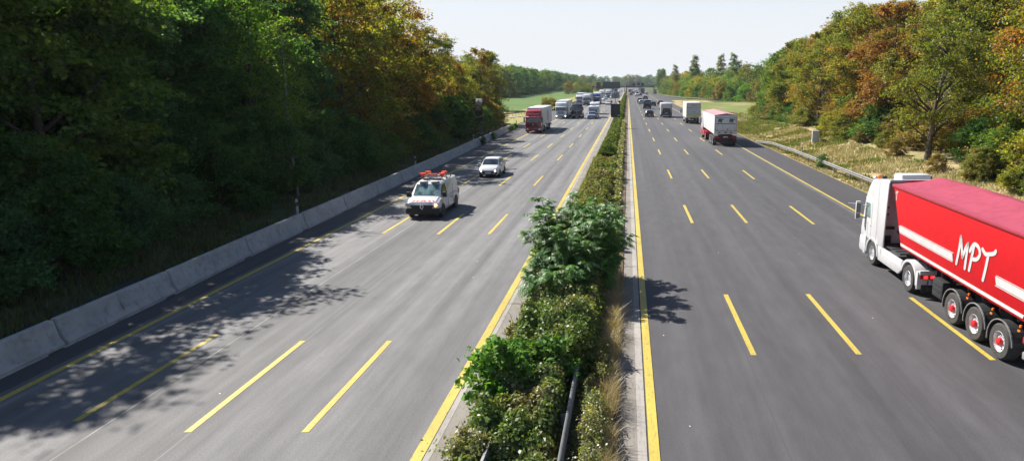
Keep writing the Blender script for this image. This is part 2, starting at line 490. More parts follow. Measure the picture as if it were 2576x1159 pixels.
# ------------------------------------------------------------------ roads
def strip(mb, xa, xb, ya, yb, z, slant=0.0, step=20.0, mi=0):
    n = max(1, int(abs(yb - ya) / step))
    for i in range(n):
        a = ya + (yb - ya) * i / n; b = ya + (yb - ya) * (i + 1) / n
        mb.add([(xa - slant * a, a, z), (xb - slant * a, a, z), (xb - slant * b, b, z), (xa - slant * b, b, z)], [(0, 1, 2, 3)], mi)
SL = 0.0035                                       # the carriageway on the right heads a little further left
def xr(x, y): return x - SL * (y + 1.74)
YA, YB = -30, 1150
grey_l = asphalt('pale_asphalt', (0.102, 0.100, 0.102), 0.34, [(-12.15, 0.02, (0.25, 0.25, 0.245)), (-9.95, 0.012, (0.17, 0.17, 0.17)), (-15.42, 0.07, (0.17, 0.17, 0.17))])
grey_r = asphalt('grey_asphalt', (0.053, 0.051, 0.055), 0.19, [(13.62, 0.11, (0.11, 0.112, 0.125)), (6.98, 0.012, (0.03, 0.03, 0.03)), (10.75, 0.014, (0.035, 0.035, 0.035)), (3.4, 0.01, (0.035, 0.035, 0.035))])
grey_s = asphalt('dark_shoulder_asphalt', (0.044, 0.041, 0.044), 0.08)
mb = MB(); strip(mb, -16.05, -4.42, YA, YB, 0.0); tag(mb.build('road', grey_l), kind='structure', label='pale grey carriageway with oncoming traffic')
mb = MB(); strip(mb, -20.2, -16.05, YA, 112, 0.0); strip(mb, -20.2, -16.05, 112, YB, 0.0); strip(mb, -22.3, -20.2, 125, YB, 0.0)
tag(mb.build('road_shoulder', grey_s), kind='structure')
mb = MB(); strip(mb, 0.40, 14.25, YA, YB, 0.0, SL); tag(mb.build('road', grey_r), kind='structure', label='dark grey carriageway with traffic driving away')
mb = MB(); strip(mb, 14.25, 17.15, YA, YB, 0.0, SL); tag(mb.build('road_shoulder', grey_s), kind='structure')
# slip road joining from the right
mb = MB()
cl = [(16.2, 460, 1.6), (17.6, 400, 3.6), (20.2, 340, 4.0), (24.5, 312, 4.2), (32, 288, 4.4), (44, 268, 4.6), (62, 248, 4.8), (95, 226, 5)]
for (xa, ya, wa), (xb, yb, wb) in zip(cl[:-1], cl[1:]):
    mb.add([(xa - wa, ya - wa, 0.05), (xa + wa, ya + wa * .4, 0.05), (xb + wb, yb + wb * .4, 0.05), (xb - wb * .6, yb - wb, 0.05)], [(0, 1, 2, 3)])
strip(mb, 17.12, 19.6, 268, 420, 0.004, SL)
tag(mb.build('slip_road', grey_s), kind='structure')
# pale cement strips along the median
conc = worn('cement_strip', (0.19, 0.172, 0.152), (0.12, 0.108, 0.096), 0.52, 16.0, 0.9)
conc_pale = worn('pale_cement_edge', (0.28, 0.262, 0.24), (0.20, 0.185, 0.17), 0.5, 14.0, 0.9)
mb = MB(); strip(mb, -4.42, -3.1, YA, YB, 0.012); strip(mb, -0.45, 0.40, YA, YB, 0.012, SL)
tag(mb.build('road_edge_strip', conc), kind='structure')
mb = MB(); strip(mb, -4.34, -4.20, YA, YB, 0.018); strip(mb, 0.22, 0.42, YA, YB, 0.018, SL)
tag(mb.build('road_edge_line', conc_pale), kind='structure')
mb = MB()
for y0 in np.arange(-4, 330, 5.2):
    mb.box((-3.86, y0 + .35, 0.0205), (1.14, 0.035, 0.003)); mb.box((xr(0.02, y0), y0, 0.0205), (0.8, 0.035, 0.003))
tag(mb.build('road_joint', M['black_plastic']), kind='structure')
soil = patchy('median_soil', [(0.07, 0.052, 0.035), (0.12, 0.09, 0.06), (0.16, 0.12, 0.075)], 0.9)
mb = MB(); strip(mb, -3.4, -0.25, YA, YB, 0.06, SL * .3); tag(mb.build('median_ground', soil), kind='structure')
# yellow temporary lane lines
YEL = worn('yellow_road_tape', (0.41, 0.315, 0.046), (0.18, 0.15, 0.07), 0.52, 20.0, 0.6)
mb = MB()
strip(mb, -4.60, -4.36, YA, YB, 0.024)
strip(mb, -15.83, -15.63, YA, YB, 0.008)
strip(mb, 0.46, 0.69, YA, YB, 0.022, SL)
strip(mb, 13.96, 14.14, YA, YB, 0.008, SL)
dash_r = [17.9 - 36, 17.9 - 18]
y = 17.9
dl = []
# measured near ends of dashes on the right: 17.9, 36.3, 54, 72.8 ...
y0r = [G(0, 893)[1], G(0, 561)[1], G(0, 449)[1], G(0, 388.5)[1], G(0, 355)[1]]
per = (y0r[4] - y0r[0]) / 4
ends = y0r + [y0r[4] + per * (i + 1) for i in range(50)]
ends = [y0r[0] - per, y0r[0] - 2 * per] + ends
for ye in ends:
    for xc, dy in ((3.68, 0), (6.76, 0.05), (10.45, -0.35)):
        xa = xr(xc, ye); mb.add([(xa - .085, ye + dy, .008), (xa + .085, ye + dy, .008), (xa + .085 - SL * 5.6, ye + dy + 5.6, .008), (xa - .085 - SL * 5.6, ye + dy + 5.6, .008)], [(0, 1, 2, 3)])
y0l = [G(0, 1087)[1], G(0, 589)[1], G(0, 467)[1], G(0, 404)[1], G(0, 371)[1]]
per = (y0l[4] - y0l[1]) / 3
ends = y0l + [y0l[4] + per * (i + 1) for i in range(50)] + [y0l[0] - 18]
for i, ye in enumerate(ends):
    ln = 5.4
    for xc, dy in ((-7.36, 0), (-10.02, 0.0), (-12.97, 0.2 if i else 0.5)):
        mb.add([(xc - .085, ye + dy, .008), (xc + .085, ye + dy, .008), (xc + .085, ye + dy + ln, .008), (xc - .085, ye + dy + ln, .008)], [(0, 1, 2, 3)])
tag(mb.build('road_marking', YEL), kind='structure', label='yellow lane lines')

# ------------------------------------------------------------------ concrete barrier, each element a thing
m_barrier = worn('barrier_concrete', (0.33, 0.33, 0.33), (0.22, 0.22, 0.22), 0.50, 4.0, 0.85, 1.0)
prof = [(-0.33, 0.04), (-0.33, 0.12), (-0.20, 0.32), (-0.10, 0.84), (-0.075, 0.87), (0.075, 0.87), (0.10, 0.84), (0.20, 0.32), (0.33, 0.12), (0.33, 0.04)]
def barrier_mesh(L):
    m_ = MB()
    m_.loft([[(x, 0.012, z) for x, z in prof], [(x, L - 0.012, z) for x, z in prof]])
    for yy in (L * .22, L * .62):
        m_.box((0.30, yy, .02), (0.1, .5, .05))
    for sx in (-1, 1):
        m_.add([(sx * .268, L * .5 - .008, .20), (sx * .268, L * .5 + .008, .20), (sx * .106, L * .5 + .008, .82), (sx * .106, L * .5 - .008, .82)], [(0, 1, 2, 3)])
    return m_.mesh('concrete_barrier', m_barrier, bevel=0.008)
bl = [(2.0, -16.95), (18.5, -17.22), (23.6, -17.35), (29.1, -17.6), (34.8, -17.75), (40.3, -17.9), (46, -18.05), (51.6, -18.2), (57.2, -18.35), (62.8, -18.5), (68.4, -18.7), (74, -18.9), (79.6, -19.1), (85.2, -19.3), (90.8, -19.45), (96.4, -19.6), (102, -19.75), (107.6, -19.9), (113.2, -20.0)]
bl = [(13.0, -17.1)] + bl[1:]
BME = barrier_mesh(1.0)
for i in range(len(bl) - 1):
    (ya, xa), (yb, xb) = bl[i], bl[i + 1]
    L = math.hypot(yb - ya, xb - xa)
    me = BME
    o = link_mesh('concrete_barrier', me, None, (xa, ya, -0.012))
    o.rotation_euler = (0, 0, -math.atan2(xb - xa, yb - ya))
    o.scale = (1, L, 1)
    tag(o, None, 'barrier', 'concrete barrier elements along the shoulder')
    o['label'] = ['grey concrete barrier element, %s from the near end of the row along the shoulder' % w_ for w_ in 'first,second,third,fourth,fifth,sixth,seventh,eighth,ninth,tenth,eleventh,twelfth,thirteenth,fourteenth,fifteenth,sixteenth,seventeenth,eighteenth,nineteenth,twentieth'.split(',')][i]

# ------------------------------------------------------------------ steel guard rails
def wrail(mb, pts, zc, w=0.31, face=1):
    """W-beam following pts (x, y); face=+1 bulges towards +x"""
    pr = [(0.0, -w / 2), (0.055, -w * .34), (0.055, -w * .18), (0.0, -0.02), (0.0, 0.02), (0.055, w * .18), (0.055, w * .34), (0.0, w / 2)]
    rings = []
    for p in pts:
        x, y = p[0], p[1]; zz = zc + (p[2] if len(p) > 2 else 0)
        ring = [(x + face * a, y, zz + b) for a, b in pr] + [(x + face * (a - 0.02), y, zz + b) for a, b in pr[::-1]]
        rings.append(ring)
    mb.loft(rings)
def guard_rail(label, pts, zc=0.62, face=1, post=4.0, z0=None, group=None):
    e = empty('guard_rail', (pts[0][0], pts[0][1], 0))
    tag(e, label, 'guard rail', group)
    ox, oy = pts[0][0], pts[0][1]
    m_ = MB(); wrail(m_, [(p[0] - ox, p[1] - oy) + tuple(p[2:]) for p in pts], zc, face=face)
    m_.build('rail', M['galv'], e, smooth=50)
    acc = 0; first = None
    for a, b in zip(pts[:-1], pts[1:]):
        L = math.hypot(b[0] - a[0], b[1] - a[1]); t = (post - acc) if acc else 1.0
        while t < L:
            f = t / L; x = a[0] + (b[0] - a[0]) * f; y_ = a[1] + (b[1] - a[1]) * f
            zz = (a[2] if len(a) > 2 else 0) * (1 - f) + (b[2] if len(b) > 2 else 0) * f
            if first is None:
                q = MB(); q.box((0, 0, 0.33), (0.10, 0.05, 0.8)); q.box((face * .05, 0, zc - .02), (0.11, 0.08, 0.22))
                first = q.mesh('post', M['galv'], bevel=0.006)
            link_mesh('post', first, e, (x - ox - face * 0.10, y_ - oy, min(0, zz)))
            t += post
        acc = L - (t - post)
    return e
guard_rail('galvanised guard rail on the dry verge beside the hard shoulder',
           [(18.05, 4), (18.0, 22), (17.95, 44), (17.75, 60), (17.5, 72), (17.2, 79, -.02), (16.95, 84, -.3), (16.85, 88, -.62)], 0.64, -1, 4.0)
guard_rail('galvanised guard rail sunk in the median brambles, pale carriageway side', [(-2.78, 8), (-2.8, 24)], 0.62, -1, 4.0)
guard_rail('galvanised guard rail sunk in the median brambles, dark carriageway side', [(-1.34, 8), (-1.36, 45)], 0.64, 1, 4.0)
guard_rail('long pale guard rail on the outer curve of the slip road', [(18.4, 440), (20.6, 372), (26, 328), (36, 298), (50, 276), (70, 256)], 0.66, -1, 4.0)
guard_rail('brownish guard rail beside the path at the field edge', [(-33, 150), (-28.4, 158), (-26.2, 168), (-24.5, 190), (-23.8, 230)], 0.62, 1, 2.0)
m_path = patchy('pale_path', [(0.32, 0.29, 0.25), (0.25, 0.22, 0.19)], 0.5)
mb = MB()
pp = [(-60, 138), (-38, 141), (-30, 148), (-26.0, 156), (-24.6, 168)]
for a, b in zip(pp[:-1], pp[1:]):
    mb.add([(a[0], a[1], .10), (a[0] + .6, a[1] - 2.6, .10), (b[0] + .9, b[1] - 2.4, .10), (b[0], b[1], .10)], [(0, 1, 2, 3)])
tag(mb.build('path', m_path), kind='structure')

# ------------------------------------------------------------------ marker posts
def marker_post():
    e = empty('marker_post')
    m_ = MB(); m_.prism([(-.05, 0), (.05, 0), (.05, .98), (.0, 1.05), (-.05, .98)], -.055, .055)
    m_.build('post_body', M['white_matt'], e, bevel=0.012)
    m_ = MB(); m_.add([(-.06, -.056, .60), (.06, -.056, .66), (.06, .056, .66), (-.06, .056, .60), (-.06, -.056, .82), (.06, -.056, .88), (.06, .056, .88), (-.06, .056, .82)],
                      [(0, 1, 2, 3), (4, 7, 6, 5), (0, 4, 5, 1), (1, 5, 6, 2), (2, 6, 7, 3), (3, 7, 4, 0)])
    m_.build('black_band', M['black_plastic'], e)
    m_ = MB(); m_.box((0, -.059, .735), (.05, .006, .13)); m_.build('reflector', M['lamp_clear'], e)
    return e
mp0 = marker_post()
mps = [(-18.7, 36.3, 'white marker post with slanted black band behind the barrier, nearest one', .35), (-19.35, 59.2, 'white marker post behind the barrier left of the white van roof', .25),
       (-20.2, 85.5, 'white marker post beside the solar sign in the tree shade', .2), (-20.7, 107.5, 'white marker post behind the barrier beyond the solar sign', .2), (-20.8, 122, 'far white marker post past the barrier end', 0),
       (18.75, 71.5, 'white marker post between the guard rail and the white cabinet', .05), (18.0, 118, 'marker post in the grass beside the white tipper', 0), (18.0, 176, 'marker post in the dry grass of the slip road nose', 0), (-2.0, 66, 'marker post half hidden in the median hedge', .6)]
for i, (x, y, lb, z) in enumerate(mps[:-1]):
    o = mp0 if i == 0 else copy_tree(mp0)
    o.location = (x, y, float(gz(x, y)) + z)
    tag(o, lb, 'marker post', 'roadside marker posts')

# ------------------------------------------------------------------ white cabinet on the verge
e = empty('roadside_cabinet', (22.5, 80.0, float(gz(22.5, 80)) - .02), R(-8)); tag(e, 'tall white roadside cabinet standing on the dry verge below the trees', 'cabinet')
m_ = MB(); m_.box((0, 0, .86), (.78, .62, 1.42)); m_.build('housing', M['white_matt'], e, bevel=.012)
m_ = MB(); m_.box((0, 0, 1.60), (.86, .70, .07)); m_.build('lid', M['white_matt'], e, bevel=.015)
m_ = MB(); m_.box((0, 0, .09), (.80, .64, .20)); m_.build('plinth', M['concrete_kerb'], e, bevel=.01)
m_ = MB(); m_.box((-.394, 0, .86), (.012, .52, 1.28)); d_ = m_.build('door', M['white_matt'], e)
m_ = MB(); m_.box((-.41, .18, .9), (.03, .03, .14)); m_.build('handle', M['dark_metal'], d_)

# ------------------------------------------------------------------ solar powered mobile sign boards
def solar_sign():
    e = empty('solar_sign')
    m_ = MB()
    for x in (-.22, .22): m_.box((x, 0, 2.2), (.07, .07, 4.4))
    for z in np.arange(.5, 4.3, .55): m_.box((0, 0, z), (.40, .04, .04))
    m_.build('mast', M['galv'], e, bevel=.008)
    m_ = MB(); m_.box((0, 0, 5.0), (.09, .09, 1.6)); m_.box((-.12, .12, 5.5), (.04, .5, .04), rx=.6); m_.build('panel_arm', M['galv'], e)
    m_ = MB(); m_.box((0, -.11, 2.95), (1.62, .12, 2.30)); bd = m_.build('sign_board', M['dark_metal'], e, bevel=.02)
    m_ = MB()
    for x in np.linspace(-.70, .70, 9): m_.box((x, -.185, 2.95), (.035, .03, 2.2))
    m_.build('board_ribs', M['black_plastic'], bd)
    m_ = MB(); m_.box((.55, -.20, 2.12), (.26, .02, .12)); m_.build('label_plate', M['plate'], bd)
    for sx in (-1, 1):
        m_ = MB(); m_.lathe([(0, -.09), (.19, -.09), (.22, -.03), (.22, .04), (.12, .12), (0, .14)], (sx * .68, -.10, 4.46), 'Y', 18)
        lp = m_.build('warning_lamp', M['tail_red'], e, smooth=40)
        m_ = MB(); m_.box((sx * .68, -.10, 4.17), (.05, .05, .24)); m_.build('lamp_stalk', M['dark_metal'], lp)
    m_ = MB(); m_.box((0, .05, 5.55), (1.42, .05, 1.12), rx=R(-22)); sp_ = m_.build('solar_panel', paint((.42, .40, .38), .5, dirt=.3), e, bevel=.01)
    m_ = MB()
    for x in (-.45, -.15, .15, .45): m_.box((x, .02, 5.54), (.05, .05, 1.06), rx=R(-22))
    m_.build('panel_struts', M['dark_metal'], sp_)
    m_ = MB(); m_.box((0, .1, .18), (1.3, .9, .36)); m_.build('foot', M['concrete_kerb'], e, bevel=.03)
    return e
s0 = solar_sign(); s0.location = (-2.45, 116, 0.05); tag(s0, 'dark sign board with red lamps and solar panel standing in the median hedge', 'road sign', 'solar powered sign boards')
s1 = copy_tree(s0); s1.location = (-21.9, 97.0, .25); s1.rotation_euler = (0, 0, R(-28)); s1.scale = (.86, .86, .86)
tag(s1, 'dark sign board with red lamps and solar panel in front of the shaded wood', 'road sign', 'solar powered sign boards')

# ------------------------------------------------------------------ gantries over the road
def lattice(mb, x0, x1, z0, z1, dy, t=.10, n=12, y=0):
    for z in (z0, z1):
        for yy in (-dy / 2, dy / 2): mb.box(((x0 + x1) / 2, y + yy, z), (x1 - x0, t, t))
    for i in range(n):
        a = x0 + (x1 - x0) * i / n; b = x0 + (x1 - x0) * (i + 1) / n
        p = (a, z0, b, z1) if i % 2 else (a, z1, b, z0)
        for yy in (-dy / 2, dy / 2): mb.tube([(p[0], y + yy, p[1]), (p[2], y + yy, p[3])], t * .4, 4)
STEEL = paint((.040, .043, .055), .5)
e = empty('sign_gantry', (-23.2, 418, 0)); tag(e, 'dark steel gantry with display boxes spanning the oncoming carriageway', 'sign gantry')
for x in (0, 20.3):
    m_ = MB(); m_.box((x, 0, 2.75), (.45, .45, 5.5)); m_.build('leg', STEEL, e, bevel=.03)
m_ = MB(); m_.box((10.15, 0, 5.15), (20.3, .5, .5)); lattice(m_, 0.2, 20.1, 4.6, 5.35, 1.1, .12, 22); m_.build('beam', STEEL, e)
for xa, xb, z0, z1 in ((2.5, 5.3, 4.0, 8.0), (6.7, 17.3, 4.15, 8.25)):
    m_ = MB(); m_.box(((xa + xb) / 2, -.45, (z0 + z1) / 2), (xb - xa, .7, z1 - z0)); bx = m_.build('display_box', STEEL, e, bevel=.04)
    m_ = MB()
    for x in np.arange(xa + .45, xb - .2, .92): m_.box((x, -.83, (z0 + z1) / 2), (.10, .06, z1 - z0 - .2))
    m_.build('box_ribs', paint((.09, .095, .11), .5), bx)
e = empty('sign_gantry', (-2.2, 476, 0)); tag(e, 'far lattice gantry with boards spanning the departing carriageway', 'sign gantry')
m_ = MB(); lattice(m_, 0, 19.5, 4.4, 6.0, 1.4, .22, 22); m_.box((9.8, 0, 5.0), (19.5, .5, .5)); m_.build('beam', STEEL, e)
for x in (0.0, 19.5):
    m_ = MB(); m_.box((x, 0, 3.0), (.7, .9, 6.0)); m_.build('leg', STEEL, e, bevel=.03)
m_ = MB(); m_.box((20.3, 0, 1.5), (2.2, 1.6, 3.0)); m_.build('footing', M['concrete_kerb'], e, bevel=.05)
for xa, xb in ((4.2, 6.4), (7.4, 9.6), (10.4, 12.4)):
    m_ = MB(); m_.box(((xa + xb) / 2, -.9, 6.6), (xb - xa, .4, 2.0)); m_.build('display_box', STEEL, e, bevel=.04)
# thin roadside signs seen from behind by the slip road
for k, (x, y, lb) in enumerate(((31.5, 250, 'rusty brown sign back on a post beside the slip road rail'), (43.5, 243, 'dark brown sign back by the bright green bushes'))):
    e = empty('road_sign', (x, y, float(gz(x, y)))); tag(e, lb, 'road sign', 'sign backs along the slip road')
    m_ = MB(); m_.box((0, 0, 1.5), (.09, .09, 3.0)); m_.build('post', M['grey_metal'], e)
    m_ = MB(); m_.box((0, -.06, 3.3), (.75, .05, 1.9)); m_.build('sign_plate', paint((.20, .10, .035), .6), e, bevel=.01)
# ------------------------------------------------------------------ trees
def leaves_mesh(name, P, Nn, size, mat, aspect=0.62, fold=0.0):
    """one diamond-shaped leaf at each point P, facing Nn"""
    k = len(P)
    Nn = Nn / (np.linalg.norm(Nn, axis=1, keepdims=True) + 1e-9)
    r_ = rng.normal(size=(k, 3))
    T = np.cross(Nn, r_); T /= (np.linalg.norm(T, axis=1, keepdims=True) + 1e-9)
    B = np.cross(Nn, T)
    s = size * rng.uniform(0.6, 1.25, (k, 1)) if np.isscalar(size) else np.asarray(size).reshape(-1, 1) * rng.uniform(0.6, 1.25, (k, 1))
    a = P - T * s * .5; c = P + T * s * .5
    b = P + B * s * aspect * .5 + T * s * .06 + Nn * s * .10; d = P - B * s * aspect * .5 + T * s * .06 + Nn * s * .10
    V = np.stack([a, b, c, d], 1).reshape(-1, 3)
    me = bpy.data.meshes.new(name)
    me.vertices.add(4 * k); me.vertices.foreach_set('co', V.astype(np.float32).ravel())
    me.loops.add(4 * k); me.loops.foreach_set('vertex_index', np.arange(4 * k, dtype=np.int32))
    me.polygons.add(k); me.polygons.foreach_set('loop_start', np.arange(0, 4 * k, 4, dtype=np.int32))
    me.polygons.foreach_set('loop_total', np.full(k, 4, dtype=np.int32))
    me.update(calc_edges=True)
    me.materials.append(mat)
    return me

def crown(name, seed, H, Rr, base, blobs, leaves, leaf, mat, shape='round', fluff=0.34, squash=0.8):
    g = np.random.default_rng(seed)
    t = (np.arange(blobs) + .5) / blobs
    g.shuffle(t)
    t = np.clip(t + g.normal(0, .03, blobs), 0.02, .98)
    if shape == 'round': pr = np.sqrt(np.clip(1 - (2 * t - .86) ** 2 / 1.3, 0.03, 1))
    elif shape == 'tall': pr = np.clip(np.minimum(.55 + t * 1.4, 1.0) * np.sqrt(np.clip(1 - t ** 2.6, .02, 1)), .12, 1)
    elif shape == 'poplar': pr = np.clip(np.sin(np.pi * np.clip(t * .80 + .13, 0, 1)), .1, 1) ** .6
    else: pr = np.sqrt(np.clip(1 - t ** 2, .05, 1))             # bush: widest at the foot
    ang = np.arange(blobs) * 2.399963 + g.uniform(0, 6.28) + g.normal(0, .3, blobs)
    rad = pr * Rr * np.sqrt(g.uniform(.12, 1.0, blobs)) * .86
    z = base + t * (H - base)
    Cn = np.stack([rad * np.cos(ang), rad * np.sin(ang), z], 1)
    rb = Rr * fluff * g.uniform(.65, 1.35, blobs) * (0.55 + .45 * pr)
    if shape == 'poplar': rb *= 1.1
    w_ = rb ** 2; w_ /= w_.sum()
    which = g.choice(blobs, leaves, p=w_)
    # every clump is a bunch of leafy sprays: ragged, with holes to look through
    K = 11
    rb = rb * np.exp(g.normal(0, .28, blobs))
    SD = g.normal(size=(blobs, K, 3)); SD[:, :, 2] = SD[:, :, 2] * .75 + .28
    SD += (Cn * np.array([1, 1, 0]) / (np.linalg.norm(Cn[:, :2], axis=1, keepdims=True) + .3))[:, None, :] * .45
    SD /= np.linalg.norm(SD, axis=2, keepdims=True)
    SL_ = g.uniform(.7, 1.75, (blobs, K))
    sp = g.integers(0, K, leaves)
    D = SD[which, sp]
    s_ = rb[which] * SL_[which, sp] * (.12 + .98 * g.uniform(0, 1, leaves) ** .7)
    J = g.normal(size=(leaves, 3)) * np.array([1, 1, .62]) * (rb[which] * .21 * (1.15 - .55 * s_ / (rb[which] * 1.8)))[:, None]
    droop = np.zeros((leaves, 3)); droop[:, 2] = -.12 * s_ ** 2 / (rb[which] + .01)
    P = Cn[which] + (D * s_[:, None]) * np.array([1, 1, squash]) + J + droop
    P[:, 2] = np.maximum(P[:, 2], .12)
    Nn = D * .35 + g.normal(size=(leaves, 3)) * .60 + np.array([0, 0, .55])
    return leaves_mesh(name, P, Nn, leaf, mat), Cn, rb

def trunk(name, seed, H, base, r0, Cn, mat, limbs=14, lean=0.05, nseg=8, fork=False):
    g = np.random.default_rng(seed + 500)
    m_ = MB()
    lx, ly = g.normal(0, lean, 2)
    top = H * .86
    def at(t):
        return Vector((lx * H * t ** 1.4 + .12 * math.sin(t * 7 + seed), ly * H * t ** 1.4 + .12 * math.cos(t * 6 + seed * 2) - .12, top * t))
    m_.tube([at(i / 8) for i in range(9)], [r0 * 1.25] + [r0 * (1 - .86 * i / 8) for i in range(1, 9)], nseg)
    order = np.argsort(-np.hypot(Cn[:, 0], Cn[:, 1]))[:limbs * 2]
    g.shuffle(order)
    for q in order[:limbs]:
        c = Vector(Cn[q])
        t0 = max(.10, min(.85, (c.z - g.uniform(.9, 2.4) - .18 * c.xy.length) / top))
        a = at(t0); r_ = r0 * (1 - .86 * t0) * .55
        mid = a.lerp(c, .5) + Vector((g.normal(0, .15), g.normal(0, .15), g.uniform(-.1, .45)))
        m_.tube([a, a.lerp(mid, .55) + Vector((0, 0, .08)), mid, mid.lerp(c, .6), c], [r_, r_ * .8, r_ * .6, r_ * .38, r_ * .12], 5)
    return m_.mesh(name, mat, smooth=60)

def proto(seed, H, Rr, base, blobs, leaves, leaf, shape='round', fluff=.34, r0=.22, limbs=14, bark=None, lean=.05, squash=.8):
    cm, Cn, rb = crown('crown', seed, H, Rr, base, blobs, leaves, leaf, LEAF['mid'], shape, fluff, squash)
    tm = trunk('trunk', seed, H, base, r0, Cn, bark or BARK, limbs, lean)
    return cm, tm
PR = {
 'broad1': proto(1, 14.5, 4.8, 1.2, 78, 46000, .235, 'round', .25, .26),
 'broad2': proto(2, 16.0, 5.2, 2.0, 88, 50000, .235, 'round', .235, .28),
 'broad3': proto(3, 13.0, 4.4, 0.6, 72, 44000, .225, 'round', .25, .22),
 'tall1':  proto(4, 18.0, 4.4, 1.5, 88, 50000, .24, 'tall', .255, .28),
 'tall2':  proto(5, 17.0, 3.9, 0.9, 84, 48000, .23, 'tall', .265, .25),
 'open1':  proto(6, 12.0, 4.6, 2.2, 72, 24000, .20, 'round', .20, .22, 30, None, .09),
 'open2':  proto(7, 13.5, 5.0, 2.6, 78, 25000, .20, 'round', .19, .24, 34, None, .10),
 'fork': proto(17, 12.5, 5.4, 3.2, 84, 19000, .20, 'round', .18, .27, 46, None, .17),
 'thin1':  proto(18, 17.5, 4.4, 1.0, 90, 23000, .25, 'tall', .25, .24, 22),
 'thin2':  proto(19, 15.5, 4.6, 0.8, 86, 22000, .25, 'round', .24, .22, 22),
 'poplar': proto(8, 20.0, 2.2, 1.0, 80, 20000, .30, 'poplar', .46, .25, 10),
 'bush1':  proto(9, 3.6, 2.5, .1, 46, 20000, .15, 'bush', .24, .05, 14),
 'bush2':  proto(10, 5.2, 2.9, .2, 54, 24000, .17, 'bush', .23, .06, 14),
 'far1':   proto(12, 17.0, 6.5, 0.8, 62, 14000, .50, 'round', .24, .3, 6),
 'far2':   proto(13, 15.5, 6.0, 0.4, 58, 13000, .50, 'round', .25, .3, 6),
 'farbush': proto(14, 7.0, 4.4, .2, 46, 14000, .29, 'bush', .25, .1, 5),
}
PRH = dict(thin1=17.5, thin2=15.5, broad1=14.5, broad2=16, broad3=13, tall1=18, tall2=17, open1=12, open2=13.5, fork=12.5, poplar=20, bush1=3.6, bush2=5.2, far1=17, far2=15.5, farbush=7)
tree_count = 0
def tree(kind, x, y, leaf, label, H=None, name='tree', cat='tree', group=None, rz=None, wide=1.0, bark=None, dz=0.0):
    """crown and trunk share their meshes with every tree of the same build; colour is set per object"""
    global tree_count
    tree_count += 1
    cm, tm = PR[kind]
    e = empty(name, (x, y, float(gz(x, y)) - .05 + dz), rng.uniform(0, 6.28) if rz is None else rz)
    h0 = PRH[kind]
    s = (H / h0) if H else rng.uniform(.9, 1.12)
    e.scale = (s * wide, s * wide, s)
    tag(e, label, cat, group)
    t = link_mesh('trunk', tm, e)
    c = link_mesh('crown' if cat != 'bush' else 'foliage', cm, e)
    for o, m_ in ((c, LEAF[leaf]), (t, bark or BARK)):
        o.material_slots[0].link = 'OBJECT'; o.material_slots[0].material = m_
    return e
PRH = dict(thin1=17.5, thin2=15.5, broad1=14.5, broad2=16, broad3=13, tall1=18, tall2=17, open1=12, open2=13.5, fork=12.5, poplar=20, bush1=3.6, bush2=5.2, far1=17, far2=15.5, farbush=7)
KW = {'dark': 'dark green', 'mid': 'green', 'bright': 'bright green', 'olive': 'olive green', 'yellow': 'yellowing', 'turning': 'half russet', 'russet': 'russet brown', 'blue': 'blue green', 'tan': 'withered pale'}

# --- the wood on the left, in front of the sun: three rows of trees and bushes below them
GL = 'trees of the shaded wood on the left'
front = [  # y, leaf, build, height
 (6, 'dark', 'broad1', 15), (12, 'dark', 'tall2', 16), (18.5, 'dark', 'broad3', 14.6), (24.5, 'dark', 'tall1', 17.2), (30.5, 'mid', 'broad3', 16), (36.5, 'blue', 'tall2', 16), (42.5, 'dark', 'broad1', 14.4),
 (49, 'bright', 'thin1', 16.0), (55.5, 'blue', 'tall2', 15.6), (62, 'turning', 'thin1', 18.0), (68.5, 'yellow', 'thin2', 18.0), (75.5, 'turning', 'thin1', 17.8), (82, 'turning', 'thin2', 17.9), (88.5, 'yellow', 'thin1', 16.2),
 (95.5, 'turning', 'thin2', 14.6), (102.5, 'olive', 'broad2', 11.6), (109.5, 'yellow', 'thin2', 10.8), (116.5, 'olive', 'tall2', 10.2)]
ORD = 'first,second,third,fourth,fifth,sixth,seventh,eighth,ninth,tenth,eleventh,twelfth,thirteenth,fourteenth,fifteenth,sixteenth,seventeenth,eighteenth'.split(',')
for i, (y, lf, kd, H) in enumerate(front):
    tree(kd, -26.6 - (1.2 if y < 47 else 0) + rng.uniform(-.8, .7) - .012 * y, y, lf, '%s tree at the front edge of the shaded wood, %s from the near end' % (KW[lf], ORD[i]), H, group=GL)
for row, (xx, st, hh) in enumerate(((-33, 7.0, 18.0), (-40.5, 7.6, 19.5), (-49, 8.5, 20.5))):
    y = 4 + row * 2.5
    while y < 120:
        far_ = y > 58
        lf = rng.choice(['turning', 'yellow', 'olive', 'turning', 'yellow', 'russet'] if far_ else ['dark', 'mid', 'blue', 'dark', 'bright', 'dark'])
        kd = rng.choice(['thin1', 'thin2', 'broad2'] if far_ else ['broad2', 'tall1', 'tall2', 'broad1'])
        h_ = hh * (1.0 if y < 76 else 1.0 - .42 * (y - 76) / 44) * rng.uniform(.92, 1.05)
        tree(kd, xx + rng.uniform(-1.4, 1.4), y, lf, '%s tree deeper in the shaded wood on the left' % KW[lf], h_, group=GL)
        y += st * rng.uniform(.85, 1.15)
tree('broad3', -27.6, 124.5, 'turning', 'russet brown tree at the far tip of the wood, standing free of it', 13.6, group=GL)
tree('bush2', -27.0, 127.5, 'dark', 'dark bush at the foot of the free standing russet tree', 4.6, name='bush', cat='bush', wide=1.1)
for y, lf, H in ((9, 'dark', 16.5), (15.3, 'dark', 17), (22.3, 'dark', 17), (29.5, 'mid', 16.5), (37.5, 'dark', 16.5), (46, 'dark', 16)):
    tree(rng.choice(['broad2', 'tall1']), -31.5 + rng.uniform(-.6, .6), y, lf, '%s tree deeper in the shaded wood on the left' % KW[lf], H, group=GL)
